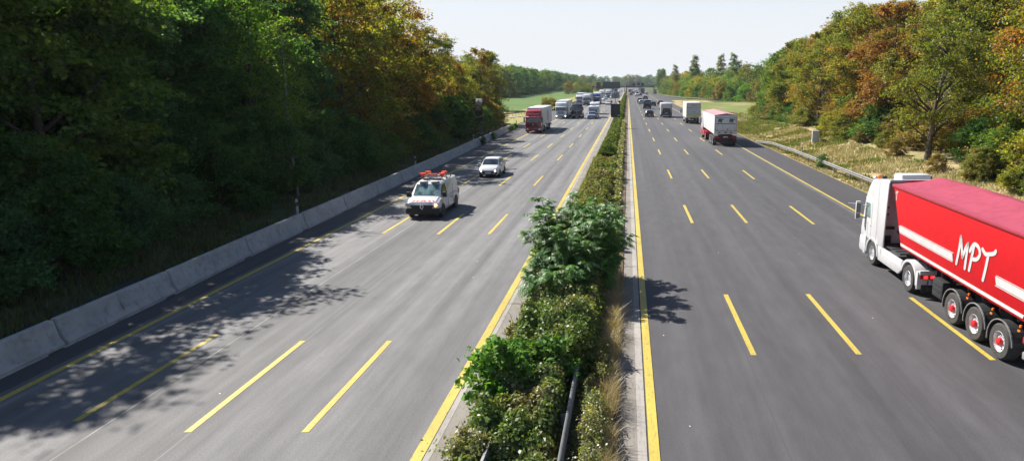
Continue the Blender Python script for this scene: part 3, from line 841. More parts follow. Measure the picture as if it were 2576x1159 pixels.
# slender birch in front of the wood
cm, Cn, rb = crown('crown', 31, 11.2, 1.75, 2.6, 34, 6500, .17, LEAF['mid'], 'poplar', .42)
m_ = MB(); m_.tube([(0.25, 0, -.2), (.12, .05, 2.6), (.1, 0, 5), (.25, 0, 7.6), (.3, .1, 10.6)], [.085, .075, .06, .04, .012], 7)
for q in range(0, 34, 2):
    c = Vector(Cn[q]); a = Vector((.15, 0, max(1.5, c.z - 1.1))); m_.tube([a, a.lerp(c, .6), c], [.022, .014, .006], 4)
e = empty('birch_tree', (-23.0, 44.5, .15)); tag(e, 'slender pale stemmed young tree in front of the dark wood', 'tree')
m_.build('trunk', BARK_PALE, e, smooth=60); link_mesh('crown', cm, e)
# undergrowth along the front of the left wood
y = 8.0; k = 0
while y < 124:
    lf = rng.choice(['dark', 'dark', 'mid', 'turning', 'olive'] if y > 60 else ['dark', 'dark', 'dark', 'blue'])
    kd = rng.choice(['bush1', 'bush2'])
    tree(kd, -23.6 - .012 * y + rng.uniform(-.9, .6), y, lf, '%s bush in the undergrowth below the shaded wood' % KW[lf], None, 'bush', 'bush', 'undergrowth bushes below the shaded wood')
    y += rng.uniform(3.0, 5.0)

# --- the sunlit wood on the right
GR = 'trees of the sunlit wood on the right'
right = [ # picture x of the trunk foot, y distance, X, leaf, build, height, label
 (33.0, 14, 'mid', 'broad1', 15, 'green tree at the near end of the sunlit wood, right of the red tipper'),
 (29.0, 22, 'olive', 'broad2', 15, 'olive green tree behind the red tipper trailer'),
 (31.5, 30, 'olive', 'broad1', 14.5, 'olive green tree at the right picture edge above the red tipper'),
 (28.2, 38, 'mid', 'broad3', 12.5, 'green tree overhanging the verge behind the white tractor cab'),
 (26.2, 57.5, 'olive', 'fork', 12.5, 'open olive green tree with dark forked trunk on the dry verge'),
 (30.0, 46, 'turning', 'broad2', 14.5, 'half russet tree between the open forked tree and the picture edge'),
 (33.0, 66, 'olive', 'broad2', 15.5, 'tall olive green tree behind the open forked tree'),
 (30.0, 76, 'russet', 'broad1', 15.0, 'russet brown tree right above the white cabinet'),
 (31.0, 87, 'turning', 'broad2', 15.8, 'half russet tree left of the white cabinet, back from the verge'),
 (28.0, 98, 'turning', 'fork', 11.8, 'open half russet tree with slanting dark trunk at the verge bend'),
 (33.0, 100, 'olive', 'broad2', 17.5, 'high domed olive green tree above the slanting dark trunk'),
 (31.0, 112, 'turning', 'broad3', 14.5, 'half russet tree behind the white tipper'),
 (30.2, 124, 'olive', 'broad1', 14.5, 'olive green tree leaning over the meadow corner'),
 (31.5, 137, 'mid', 'broad3', 14.0, 'green tree with low dark skirt at the meadow edge'),
 (35.0, 150, 'turning', 'broad1', 14.5, 'half russet tree behind the low dark skirted tree'),
 (38.0, 164, 'olive', 'broad2', 15.0, 'olive green tree at the far end of the sunlit wood'),
]
for x, y, lf, kd, H, lb in right:
    tree(kd, x, y, lf, lb, H, group=GR)
for row, (dx, st, hh) in enumerate(((6.5, 8.0, 17.2), (14, 8.5, 18.5), (23, 10, 19.5))):
    y = 12 + row * 3
    while y < 170:
        lf = rng.choice(['olive', 'turning', 'mid', 'olive', 'yellow', 'olive'])
        kd = rng.choice(['broad2', 'tall1', 'broad1', 'broad2'])
        x0 = 30 + max(0, (y - 110)) * .12
        tree(kd, x0 + dx + rng.uniform(-1.5, 1.5), y, lf, '%s tree deeper in the sunlit wood on the right' % KW[lf], hh * rng.uniform(.9, 1.06), group=GR)
        y += st * rng.uniform(.85, 1.15)
bl_ = [(24.2, 26, 'olive'), (25.4, 33, 'tan'), (24.6, 41, 'turning'), (24.8, 47.5, 'tan'), (26.0, 68.5, 'olive'), (25.8, 74, 'tan'), (25.8, 80.5, 'olive'), (25.6, 86, 'yellow'),
       (26.4, 92, 'olive'), (27.2, 105, 'olive'), (27.2, 112, 'dark'), (27.4, 118, 'dark'), (28.0, 126, 'dark'), (28.6, 133, 'mid'), (27.4, 71, 'tan'), (28, 83, 'turning'), (30.5, 62, 'turning')]
for x, y, lf in bl_:
    tree(rng.choice(['bush1', 'bush2']), x + .6, y, lf, '%s bush at the foot of the sunlit wood' % KW[lf], rng.uniform(1.7, 3.6), 'bush', 'bush', 'bushes at the foot of the sunlit wood', wide=1.05)

# tangled undergrowth filling the foot of the sunlit wood
for i in range(46):
    y = 24 + i * 2.7 + rng.uniform(-1, 1)
    lf = rng.choice(['tan', 'olive', 'turning', 'tan', 'dark', 'mid'])
    tree(rng.choice(['bush1', 'bush2']), 29.2 + rng.uniform(-.9, 2.6) + (1.5 if 50 < y < 64 else 0), y, lf, '%s bush of the undergrowth inside the sunlit wood' % KW[lf], rng.uniform(2.4, 5.0), 'bush', 'bush', 'undergrowth inside the sunlit wood', wide=1.25)
for x, y, lf, H in ((25.4, 36.5, 'olive', 3.2), (26.6, 42, 'yellow', 4.6), (25.2, 46.5, 'tan', 2.4), (27.4, 47.5, 'mid', 4.2), (27.8, 52.5, 'dark', 3.6), (28.0, 38.5, 'yellow', 5.4), (24.4, 52, 'tan', 1.5), (24.9, 61.5, 'tan', 1.7)):
    tree('bush2', x, y, lf, '%s bush at the foot of the sunlit wood' % KW[lf], H, 'bush', 'bush', 'bushes at the foot of the sunlit wood', wide=1.1)
# --- bushes and trees beyond the slip road
GB = 'bushes lining the slip road'
y = 232; k = 0
slip = [(52, 250), (48, 262), (44, 270), (40.5, 279), (37, 288), (34.5, 297), (32, 306), (29.5, 316), (27.5, 328), (26, 341), (25, 355), (24.2, 370), (23.4, 386), (22.8, 403), (22.4, 421), (22.0, 440), (21.8, 462), (21.6, 488), (58, 244)]
cols = ['yellow', 'tan', 'bright', 'mid', 'tan', 'mid', 'olive', 'dark', 'yellow', 'bright', 'olive', 'tan', 'mid', 'olive', 'dark', 'mid', 'olive', 'blue', 'olive']
for i, (x, y) in enumerate(slip):
    tree('farbush', x + 3.5, y + 5, cols[i], '%s bush lining the outer curve of the slip road' % KW[cols[i]], rng.uniform(6.2, 8.6), 'bush', 'bush', GB)
    tree('farbush', x + 9.0, y + 9, rng.choice(['olive', 'mid', 'yellow', 'bright']), 'tall mixed green bush in the second row behind the slip road', rng.uniform(8, 10.5), 'bush', 'bush', GB)
GF = 'trees behind the slip road'
for i in range(40):
    y = rng.uniform(300, 720); x = 40 + rng.uniform(0, 46) - (y - 300) * .028
    lf = rng.choice(['olive', 'tan', 'blue', 'mid', 'olive', 'dark', 'yellow'])
    tree(rng.choice(['far1', 'far2']), x, y, lf, '%s tree in the loose wood behind the slip road' % KW[lf], rng.uniform(12.5, 16.5), group=GF)
for x, y, lf, H in ((50, 292, 'olive', 13.5), (56, 300, 'mid', 15), (61, 285, 'olive', 15.5), (64, 305, 'tan', 16), (69, 290, 'mid', 16.5), (75, 300, 'olive', 17.5), (57, 325, 'tan', 16), (48, 318, 'mid', 14.5), (66, 330, 'blue', 17.5), (80, 285, 'olive', 18)):
    tree(rng.choice(['far1', 'far2']), x, y, lf, '%s tree rising from the slip road bushes towards the sunlit wood' % KW[lf], H, group=GF)
for x, y, H, lb, lf in ((26.5, 392, 17.5, 'small slim poplar, nearest the road of the poplars', 'olive'), (37, 385, 22.5, 'tallest broad poplar standing over the slip road bushes', 'mid'), (39.6, 400, 17, 'short poplar tight beside the tallest poplar', 'blue'),
                        (51.6, 380, 22.8, 'pale green slim poplar between two darker ones', 'olive'), (58.6, 382, 23.5, 'dark poplar with a bare notch below its tip', 'mid'), (62.5, 384, 19.5, 'dark small poplar nearest the sunlit wood', 'mid'), (70, 330, 19, 'dark poplar half hidden by the sunlit wood', 'blue')):
    tree('poplar', x, y, lf, lb, H, name='poplar_tree', group='poplars behind the slip road')
for i in range(9):
    tree('poplar', 30 + i * 1.2 + rng.uniform(-3, 3), 640 + i * 22, 'mid', 'far green poplar rising over the distant treeline', rng.uniform(19, 23), name='poplar_tree', group='poplars far down the road')

# --- the long wood behind the field on the left
GW = 'trees of the wood behind the field'
y = 325.0
while y < 930:
    for r_ in range(3):
        lf = rng.choice(['dark', 'blue', 'blue', 'dark', 'mid'] if rng.uniform() < .93 else ['olive'])
        tree(rng.choice(['far1', 'far2']), -64 - r_ * 9 + rng.uniform(-1.5, 1.5) - (6 if r_ else 0) * .0, y + rng.uniform(-3, 3), lf, '%s tree in the long wood behind the field' % KW[lf], (14.8 + r_ * 1.2) * rng.uniform(.92, 1.1), group=GW)
    y += 10.5 * (1 + (y - 325) / 500)
for i in range(10):
    tree('far1', -82 - i * 11.5, 318 + rng.uniform(-3, 3), rng.choice(['dark', 'blue', 'mid']), 'dark tree at the near end of the wood behind the field', rng.uniform(15, 17.5), group=GW)
# --- woods where the road bends away, more than a kilometre off
GD = 'trees closing the view at the road bend'
for i in range(34):
    x = -118 + i * 5.6 + rng.uniform(-2, 2)
    lf = rng.choice(['blue', 'mid', 'olive', 'dark', 'blue'])
    left_ = x < -22
    tree(rng.choice(['far1', 'far2']), x, (760 + rng.uniform(0, 60)) if left_ and i % 2 else 1165 + rng.uniform(0, 50), lf, '%s tree in the distant wood closing the road' % KW[lf], (13 + rng.uniform(0, 3)) if left_ and i % 2 else rng.uniform(17, 21), group=GD, wide=1.15)
for i in range(12):
    tree('far2', -26.5 - rng.uniform(0, 14), 440 + i * 30, rng.choice(['olive', 'yellow', 'mid', 'turning']), 'low mixed tree on the bank left of the gantry', rng.uniform(6, 9), group='low trees by the gantry')
# shrubs by the field edge and the gantry foot
for x, y, lf, H in ((-24.5, 196, 'tan', 3.0), (-25.5, 204, 'turning', 3.4), (-24.4, 213, 'tan', 2.8), (-26, 222, 'olive', 3.0), (-26, 398, 'dark', 5.5), (-24.6, 405, 'mid', 4.8), (-28, 392, 'mid', 5)):
    tree('farbush', x, y, lf, '%s shrub on the verge between field and road' % KW[lf], H, 'bush', 'bush', 'shrubs between field and road', wide=1.0)
# ------------------------------------------------------------------ vehicles (local axes: front at y = 0, driving towards +y)
_wheels = {}
def wheel(parent, x, y, r, w_, rim='alloy', hub=None, dusty=False, side=1):
    key = (r, w_, rim, hub, dusty, side)
    if key not in _wheels:
        m_ = MB(); m_.lathe([(r * .58, -w_ / 2), (r * .90, -w_ / 2), (r * .985, -w_ * .38), (r, -w_ * .2), (r, w_ * .2), (r * .985, w_ * .38), (r * .90, w_ / 2), (r * .58, w_ / 2)], (0, 0, 0), 'X', 28)
        ty = m_.mesh('wheel', M['tyre_dusty'] if dusty else M['tyre'], smooth=40)
        q = MB(); s = side
        if r > .45:
            # deep dished truck rim with hub and ten nuts
            pr = [(r * .60, s * w_ * .46), (r * .55, s * w_ * .50), (r * .52, s * w_ * .30), (r * .42, s * w_ * .22), (r * .26, s * w_ * .30), (r * .24, s * w_ * .34), (0.0, s * w_ * .34)]
            q.lathe(pr, (0, 0, 0), 'X', 26)
            for i in range(10):
                a = i * .6283
                q.box((s * w_ * .30, math.cos(a) * r * .30, math.sin(a) * r * .30), (.05, .04, .04))
                q.lathe([(0, -.005), (r * .058, -.005), (r * .058, .012), (0, .012)], (s * (w_ * .245), math.cos(a + .31) * r * .45, math.sin(a + .31) * r * .45), 'X', 8, 1)
        else:
            q.lathe([(r * .60, s * w_ * .46), (r * .56, s * w_ * .50), (r * .53, s * w_ * .34), (r * .16, s * w_ * .40), (0, s * w_ * .42)], (0, 0, 0), 'X', 22)
            for i in range(5):
                a = i * 1.2566
                q.box((s * w_ * .41, math.cos(a) * r * .34, math.sin(a) * r * .34), (.03, r * .14, r * .42), rx=a - math.pi / 2)
        ri = q.mesh('rim', [M[rim], M['black_plastic']], smooth=40)
        hb = None
        if hub:
            h_ = MB(); h_.lathe([(r * .22, s * w_ * .34), (r * .21, s * w_ * .56), (r * .13, s * w_ * .62), (0, s * w_ * .62)], (0, 0, 0), 'X', 16)
            hb = h_.mesh('hub', M[hub], smooth=40)
        _wheels[key] = (ty, ri, hb)
    ty, ri, hb = _wheels[key]
    o = link_mesh('wheel', ty, parent, (x, y, r))
    link_mesh('rim', ri, o)
    if hb: link_mesh('hub', hb, o)
    return o

def ring(st):
    y, zb, zs, zt, hw, hwt = st
    h = [(0, zb), (hw * .86, zb), (hw * .985, zb + .13), (hw, (zb + zs) * .5 + .04), (hw * .965, zs), (hwt + .035, zt - .07), (hwt - .03, zt - .012), (hwt * .5, zt + .012)]
    pts = [(x, y, z) for x, z in h] + [(0, y, zt + .02)] + [(-x, y, z) for x, z in h[1:][::-1]]
    return pts

HATCH = [(0.0, .30, .50, .60, .58, .50), (-.10, .22, .60, .72, .76, .64), (-.42, .20, .76, .86, .82, .70), (-.92, .20, .88, .97, .83, .71), (-1.62, .20, .92, 1.43, .83, .60),
         (-2.3, .20, .94, 1.50, .83, .60), (-2.95, .20, .96, 1.46, .83, .58), (-3.38, .22, .98, 1.36, .82, .55), (-3.60, .26, .95, 1.0, .79, .66), (-3.70, .33, .72, .80, .70, .60)]
SALOON = [(0.0, .28, .46, .56, .60, .50), (-.12, .20, .58, .70, .80, .66), (-.6, .18, .74, .84, .86, .72), (-1.25, .18, .86, .95, .87, .74), (-2.0, .18, .90, 1.38, .87, .60),
          (-2.6, .18, .92, 1.43, .87, .61), (-3.2, .18, .93, 1.38, .87, .58), (-3.80, .20, .95, 1.02, .86, .70), (-4.3, .24, .88, .95, .84, .70), (-4.42, .32, .66, .76, .74, .62)]
SUV = [(0.0, .34, .60, .72, .66, .56), (-.10, .26, .72, .90, .84, .70), (-.5, .24, .90, 1.0, .89, .76), (-1.05, .24, 1.0, 1.08, .90, .76), (-1.65, .24, 1.02, 1.58, .90, .66),
       (-2.4, .24, 1.04, 1.66, .90, .66), (-3.5, .24, 1.06, 1.63, .90, .64), (-4.15, .26, 1.06, 1.54, .89, .61), (-4.38, .30, 1.02, 1.1, .86, .72), (-4.48, .38, .80, .9, .78, .68)]
VAN = [(0.0, .34, .72, .84, .80, .66), (-.10, .25, .84, .98, .93, .78), (-.55, .22, 1.05, 1.13, .97, .80), (-.86, .22, 1.12, 1.22, .975, .82), (-1.58, .22, 1.18, 1.86, .975, .74),
       (-2.0, .22, 1.18, 1.95, .975, .76), (-3.2, .22, 1.18, 1.985, .975, .77), (-4.78, .22, 1.18, 1.96, .975, .77), (-4.96, .28, 1.10, 1.86, .95, .73), (-5.0, .34, 1.0, 1.80, .92, .70)]

def lerp3(a, b, t): return tuple(a[i] + (b[i] - a[i]) * t for i in range(3))

def body_panel(mb, A, B, ua, ub, va, vb, off):
    """panel between the top edges of two stations: screen or rear window"""
    def P(st, u): return Vector(((st[5] - .01) * u, st[0], st[3] - .012))
    nrm = (P(A, 1) - P(A, -1)).cross(P(B, 0) - P(A, 0)).normalized()
    if nrm.z < 0: nrm = -nrm
    def Q(u, v): return P(A, u).lerp(P(B, u), v) + nrm * (off + .03 * (1 - u * u) * (1 if abs(u) < 1 else 0))
    vs = []; fs = []
    for i in range(7):
        for j in range(3):
            vs.append(Q(ua + (ub - ua) * i / 6, va + (vb - va) * j / 2))
    for i in range(6):
        for j in range(2):
            k = i * 3 + j; fs.append((k, k + 3, k + 4, k + 1))
    mb.add(vs, fs)

def side_panel(mb, poly, zs, zt, hw, hwt, sx, off=.012):
    P = []
    for y, z in poly:
        t = (z - zs) / max(.05, (zt - .07 - zs)); P.append((sx * (hw * .965 + (hwt + .035 - hw * .965) * t + off), y, z))
    if sx < 0: P = P[::-1]
    mb.slab(P, .006)

CARS = {}
def car(name, label, cat, x, y, away, kind='hatch', col=WHITE, L=None, W=None, H=None, lit=None, group=None, rot=0.0, detail=True, dark_rear=False, rim='alloy'):
    st0 = {'hatch': HATCH, 'saloon': SALOON, 'suv': SUV, 'van': VAN}[kind]
    L0 = -st0[-1][0]; W0 = 2 * max(s[4] for s in st0); H0 = max(s[3] for s in st0)
    sy, sx_, sz = (L or L0) / L0, (W or W0) / W0, (H or H0) / H0
    st = [(s[0] * sy, s[1] * sz, s[2] * sz, s[3] * sz, s[4] * sx_, s[5] * sx_) for s in st0]
    Lr = L0 * sy
    e = empty(name, (x, y + Lr if away else y, 0.0), rot + (0 if away else math.pi))
    tag(e, label, cat, group)
    pm = paint(col, .28, coat=.6, dirt=.05)
    m_ = MB(); m_.loft([ring(s) for s in st]); b = m_.build('body', pm, e, smooth=32)
    cw, rf = st[3], st[4]
    m_ = MB(); body_panel(m_, cw, rf, -.93, .93, .06, .95, .012); m_.build('windscreen', M['glass'], e, smooth=60)
    ra, rb_ = (st[-4], st[-3]) if kind == 'saloon' else (st[-3], st[-2])
    m_ = MB()
    if kind == 'van':
        z0 = st[-2]; m_.add([(-z0[5] * .86, -Lr - .012 + .03, 1.2 * sz), (z0[5] * .86, -Lr - .012 + .03, 1.2 * sz), (z0[5] * .80, -Lr + .055 - .03, 1.72 * sz), (-z0[5] * .80, -Lr + .055 - .03, 1.72 * sz)], [(0, 1, 2, 3)])
        m_.v = [(vx, vy - .035, vz) for vx, vy, vz in m_.v]
    else:
        body_panel(m_, ra, rb_, -.9, .9, .06, .9, .012)
    m_.build('rear_window', M['glass'], e, smooth=60)
    rs = st[5]; zs, zt, hw, hwt = rs[2], rs[3], rs[4], rs[5]
    if kind == 'van': wins = [[(-1.02, 1.20), (-1.58, 1.80), (-2.1, 1.82), (-2.1, 1.22)]]
    elif kind == 'saloon': wins = [[(-1.50, .95), (-2.05, 1.30), (-2.55, 1.34), (-2.6, .96)], [(-2.66, .96), (-2.61, 1.34), (-3.1, 1.31), (-3.55, .99)]]
    elif kind == 'suv': wins = [[(-1.25, 1.08), (-1.72, 1.52), (-2.4, 1.56), (-2.45, 1.09)], [(-2.52, 1.09), (-2.47, 1.56), (-3.3, 1.54), (-3.4, 1.10)], [(-3.48, 1.10), (-3.38, 1.54), (-3.95, 1.50), (-4.15, 1.14)]]
    else: wins = [[(-1.16, .96), (-1.68, 1.36), (-2.2, 1.40), (-2.25, .97)], [(-2.32, .97), (-2.27, 1.40), (-2.85, 1.37), (-3.22, 1.02)]]
    for s in (-1, 1):
        for wv in wins:
            m_ = MB(); side_panel(m_, [(p[0] * sy, p[1] * sz) for p in wv], zs, zt, hw, hwt, s); m_.build('side_window', M['glass'], e)
    # wheels and arches
    rw = (.36 if kind in ('suv', 'van') else .30) * sz ** .5
    fy, ry = (-.80 * sy, -(Lr - .72 * sy)) if kind != 'van' else (-.92 * sy, -(Lr - 1.0 * sy))
    for s in (-1, 1):
        for yy in (fy, ry):
            m_ = MB(); m_.lathe([(0, -.02), (rw * 1.16, -.02), (rw * 1.16, .004), (0, .004)], (s * hw, yy, rw * 1.02), 'X', 20); m_.build('wheel_arch', M['black_plastic'], e)
    for s in (-1, 1):
        for yy in (fy, ry): wheel(e, s * (hw - .085), yy, rw, .20, rim, None, False, s)
    # lamps, grille, bumper, plates, mirrors
    f1, f2 = st[1], st[2]
    for s in (-1, 1):
        m_ = MB()
        a = Vector((s * f1[4] * .97, f1[0] - .10, f1[2] - .0)); 
        hx = f1[4]
        m_.slab([(s * hx * .55, f1[0] + .075, f1[2] - .04), (s * hx * .99, f1[0] - .10, f1[2] - .0), (s * hx * 1.0, f1[0] - .26, f1[2] + .10), (s * hx * .60, f1[0] + .0, f1[2] + .085)][::(1 if s > 0 else -1)], .02)
        m_.build('headlight', M['lamp_clear'], e)
        if lit and s in lit:
            q = MB(); q.lathe([(0, -.03), (.055, -.03), (.055, .02), (0, .03)], (s * hx * .74, f1[0] + .06, f1[2] - .03), 'Y', 12); q.build('lit_lamp', M['head_lit'] if kind != 'van' else M['amber_lit'], e)
        q = MB(); t = st[-2]
        zt_ = t[2] * .86
        q.box((s * t[4] * .90, -Lr + .10 * sy, zt_), (t[4] * .26, .16, .30 * sz)); q.build('taillight', M['tail_red'], e, bevel=.02)
        q = MB(); q.box((s * (hw + .10), -1.14 * sy if kind != 'van' else -1.08 * sy, zs + .10), (.22, .12, .17 if kind != 'van' else .30)); q.build('mirror', M['black_plastic'] if (kind == 'van' or col[0] < .5) else pm, e, bevel=.03)
    m_ = MB(); m_.box((0, f1[0] + .065, (f1[1] + f1[2]) * .5 + .03), (f1[4] * 1.02, .10, .16 * sz)); m_.build('grille', M['black_plastic'], e, bevel=.02)
    m_ = MB(); m_.box((0, -.06, st[0][1] - .02), (st[1][4] * 1.7, .16, .10)); m_.box((0, -Lr + .06, st[-1][1]), (st[-2][4] * 1.7, .16, .16)); m_.build('bumper_trim', M['black_plastic'], e, bevel=.03)
    m_ = MB(); m_.box((0, .035, st[0][1] + .14), (.50, .02, .11)); m_.build('number_plate', M['plate'], e)
    m_ = MB(); m_.box((0, -Lr - .012, st[-1][1] + .22), (.50, .02, .11)); m_.build('number_plate', M['plate'], e)
    return e

# ---- white road service van, nearest vehicle of the oncoming side
van = car('service_van', 'white road service van with orange beacons on a roof rack and red striped bonnet', 'van', -12.0, 37.3, False, 'van', WHITE, L=5.0, W=1.93, H=1.97, rot=R(0.6))
m_ = MB(); m_.prism([(.035, .30), (.05, .42), (.045, .62), (-.02, .66), (-.12, .60), (-.16, .28)], -.90, .90)
m_.box((.86, -.25, .46), (.22, .42, .34)); m_.box((-.86, -.25, .46), (.22, .42, .34)); m_.build('bumper', M['black_plastic'], van, bevel=.04)
m_ = MB(); m_.slab([(-.56, .012, .60), (.56, .012, .60), (.70, -.012, .83), (-.70, -.012, .83)][::-1], .035); gr = m_.build('grille', M['black_plastic'], van, bevel=.015)
m_ = MB()
for a, b in (((0, .15), (.095, 0)), ((.095, 0), (0, -.15)), ((0, -.15), (-.095, 0)), ((-.095, 0), (0, .15))):
    m_.tube([(a[0], .062, .74 + a[1]), (b[0], .062, .74 + b[1])], .028, 5)
m_.build('emblem', M['chrome'], gr)
for s in (-1, 1):
    m_ = MB(); m_.box((s * .80, -.045, .845), (.36, .14, .20), rz=-s * R(34)); hl = m_.build('headlight', M['lamp_clear'], van, bevel=.03)
    if s > 0: hl_r = hl
m_ = MB(); m_.lathe([(0, -.02), (.085, -.02), (.085, .03), (0, .045)], (-.80, .045, .84), 'Y', 14); m_.build('lit_lamp', M['amber_lit'], van)
# red warning stripes on the bonnet and the flanks
m_ = MB()
def hood(u, v):
    a, b = VAN[1], VAN[2]; W_ = .99
    return Vector((u * (.78 + .02 * v), a[0] + (b[0] - a[0]) * v, a[3] - .012 + (b[3] - a[3]) * v + .028 * (1 - u * u) + .004))
for k, u in enumerate((-.86, -.56, -.22, .12, .46, .76)):
    sh = .14 if u < 0 else -.14
    m_.add([hood(u - .09, .08), hood(u + .07, .08), hood(u + .07 + sh, .46), hood(u - .09 + sh, .46)], [(0, 1, 2, 3)])
m_.build('red_stripes', paint((.62, .03, .03), .4), van)
m_ = MB()
for s in (-1, 1):
    for yb_ in (-.66, -.84, -4.55, -4.70):
        x_ = s * (.975 + .008); q = [(x_, yb_, .78), (x_, yb_ - .08, .78), (x_, yb_ - .16, 1.0), (x_, yb_ - .08, 1.0)]
        m_.add(q, [(0, 1, 2, 3)])
m_.build('side_stripes', paint((.62, .06, .04), .4), van)
m_ = MB()
for s in (-1, 1):
    m_.box((s * .975, -2.85, 1.04), (.03, 2.3, .035)); m_.box((s * .972, -2.14, 1.1), (.02, .012, 1.3)); m_.box((s * .972, -3.3, 1.1), (.02, .012, 1.3)); m_.box((s * .985, -2.02, 1.08), (.03, .16, .045))
m_.build('side_trim', paint((.45, .45, .46), .4), van)
m_ = MB(); m_.box((.975, -2.95, .86), (.012, .55, .07)); m_.box((-.975, -2.95, .86), (.012, .55, .07)); m_.build('flank_writing', paint((.30, .33, .36), .5), van)
m_ = MB()
for yy in (-2.0, -2.9, -3.8): m_.box((0, yy, 2.085), (1.56, .06, .045)); m_.box((.76, yy, 2.03), (.05, .07, .12)); m_.box((-.76, yy, 2.03), (.05, .07, .12))
for xx in (-.62, .62): m_.box((xx, -2.9, 2.115), (.04, 1.9, .03))
rk = m_.build('roof_rack', M['black_plastic'], van)
m_ = MB(); m_.box((0, -2.55, 2.20), (1.20, .22, .10)); m_.box((0, -2.55, 2.13), (.6, .3, .08)); bb = m_.build('beacon_bar', M['white_matt'], van, bevel=.02)
for xx, yy, zz in ((-.58, -2.50, 2.24), (.58, -2.50, 2.24), (-.5, -3.35, 2.24), (.5, -3.35, 2.24)):
    m_ = MB(); m_.lathe([(.08, -.11), (.13, -.02), (.19, .08), (.18, .11), (.09, .13), (0, .135)], (xx, yy, zz), 'Z', 16); m_.build('beacon', M['orange_red'], van, smooth=40)
m_ = MB(); m_.box((0, -2.50, 2.285), (.62, .20, .07)); m_.build('beacon_lens', M['orange_red'], bb, bevel=.02)
m_ = MB()
for xx in (-.35, .35): m_.lathe([(.26, 0), (.24, .05), (0, .06)], (xx, -1.72, 1.935), 'Z', 18); m_.lathe([(.24, 0), (.22, .05), (0, .06)], (xx * .9, -2.45, 1.99), 'Z', 18)
m_.build('roof_discs', M['white_matt'], van, smooth=40)
m_ = MB(); m_.box((.35, -1.30, 1.50), (.3, .02, .02)); m_.build('wiper', M['black_plastic'], van)
for o in van.children:
    if o.name.startswith('windscreen'): o.data.materials.clear(); o.data.materials.append(M['glass_green'])

h1 = car('hatchback', 'small white hatchback with lit lamps following the service van', 'car', -11.75, 54.2, False, 'hatch', WHITE, L=3.75, W=1.68, H=1.5, lit=(-1, 1), rot=R(0.4))
m_ = MB(); m_.slab([(-.42, .02, .36), (.42, .02, .36), (.48, .04, .54), (-.48, .04, .54)], .03); m_.build('grille', M['black_plastic'], h1, bevel=.02)
for s in (-1, 1):
    m_ = MB(); m_.box((s * .66, -.06, .40), (.16, .12, .13)); m_.build('fog_recess', M['black_plastic'], h1, bevel=.02)

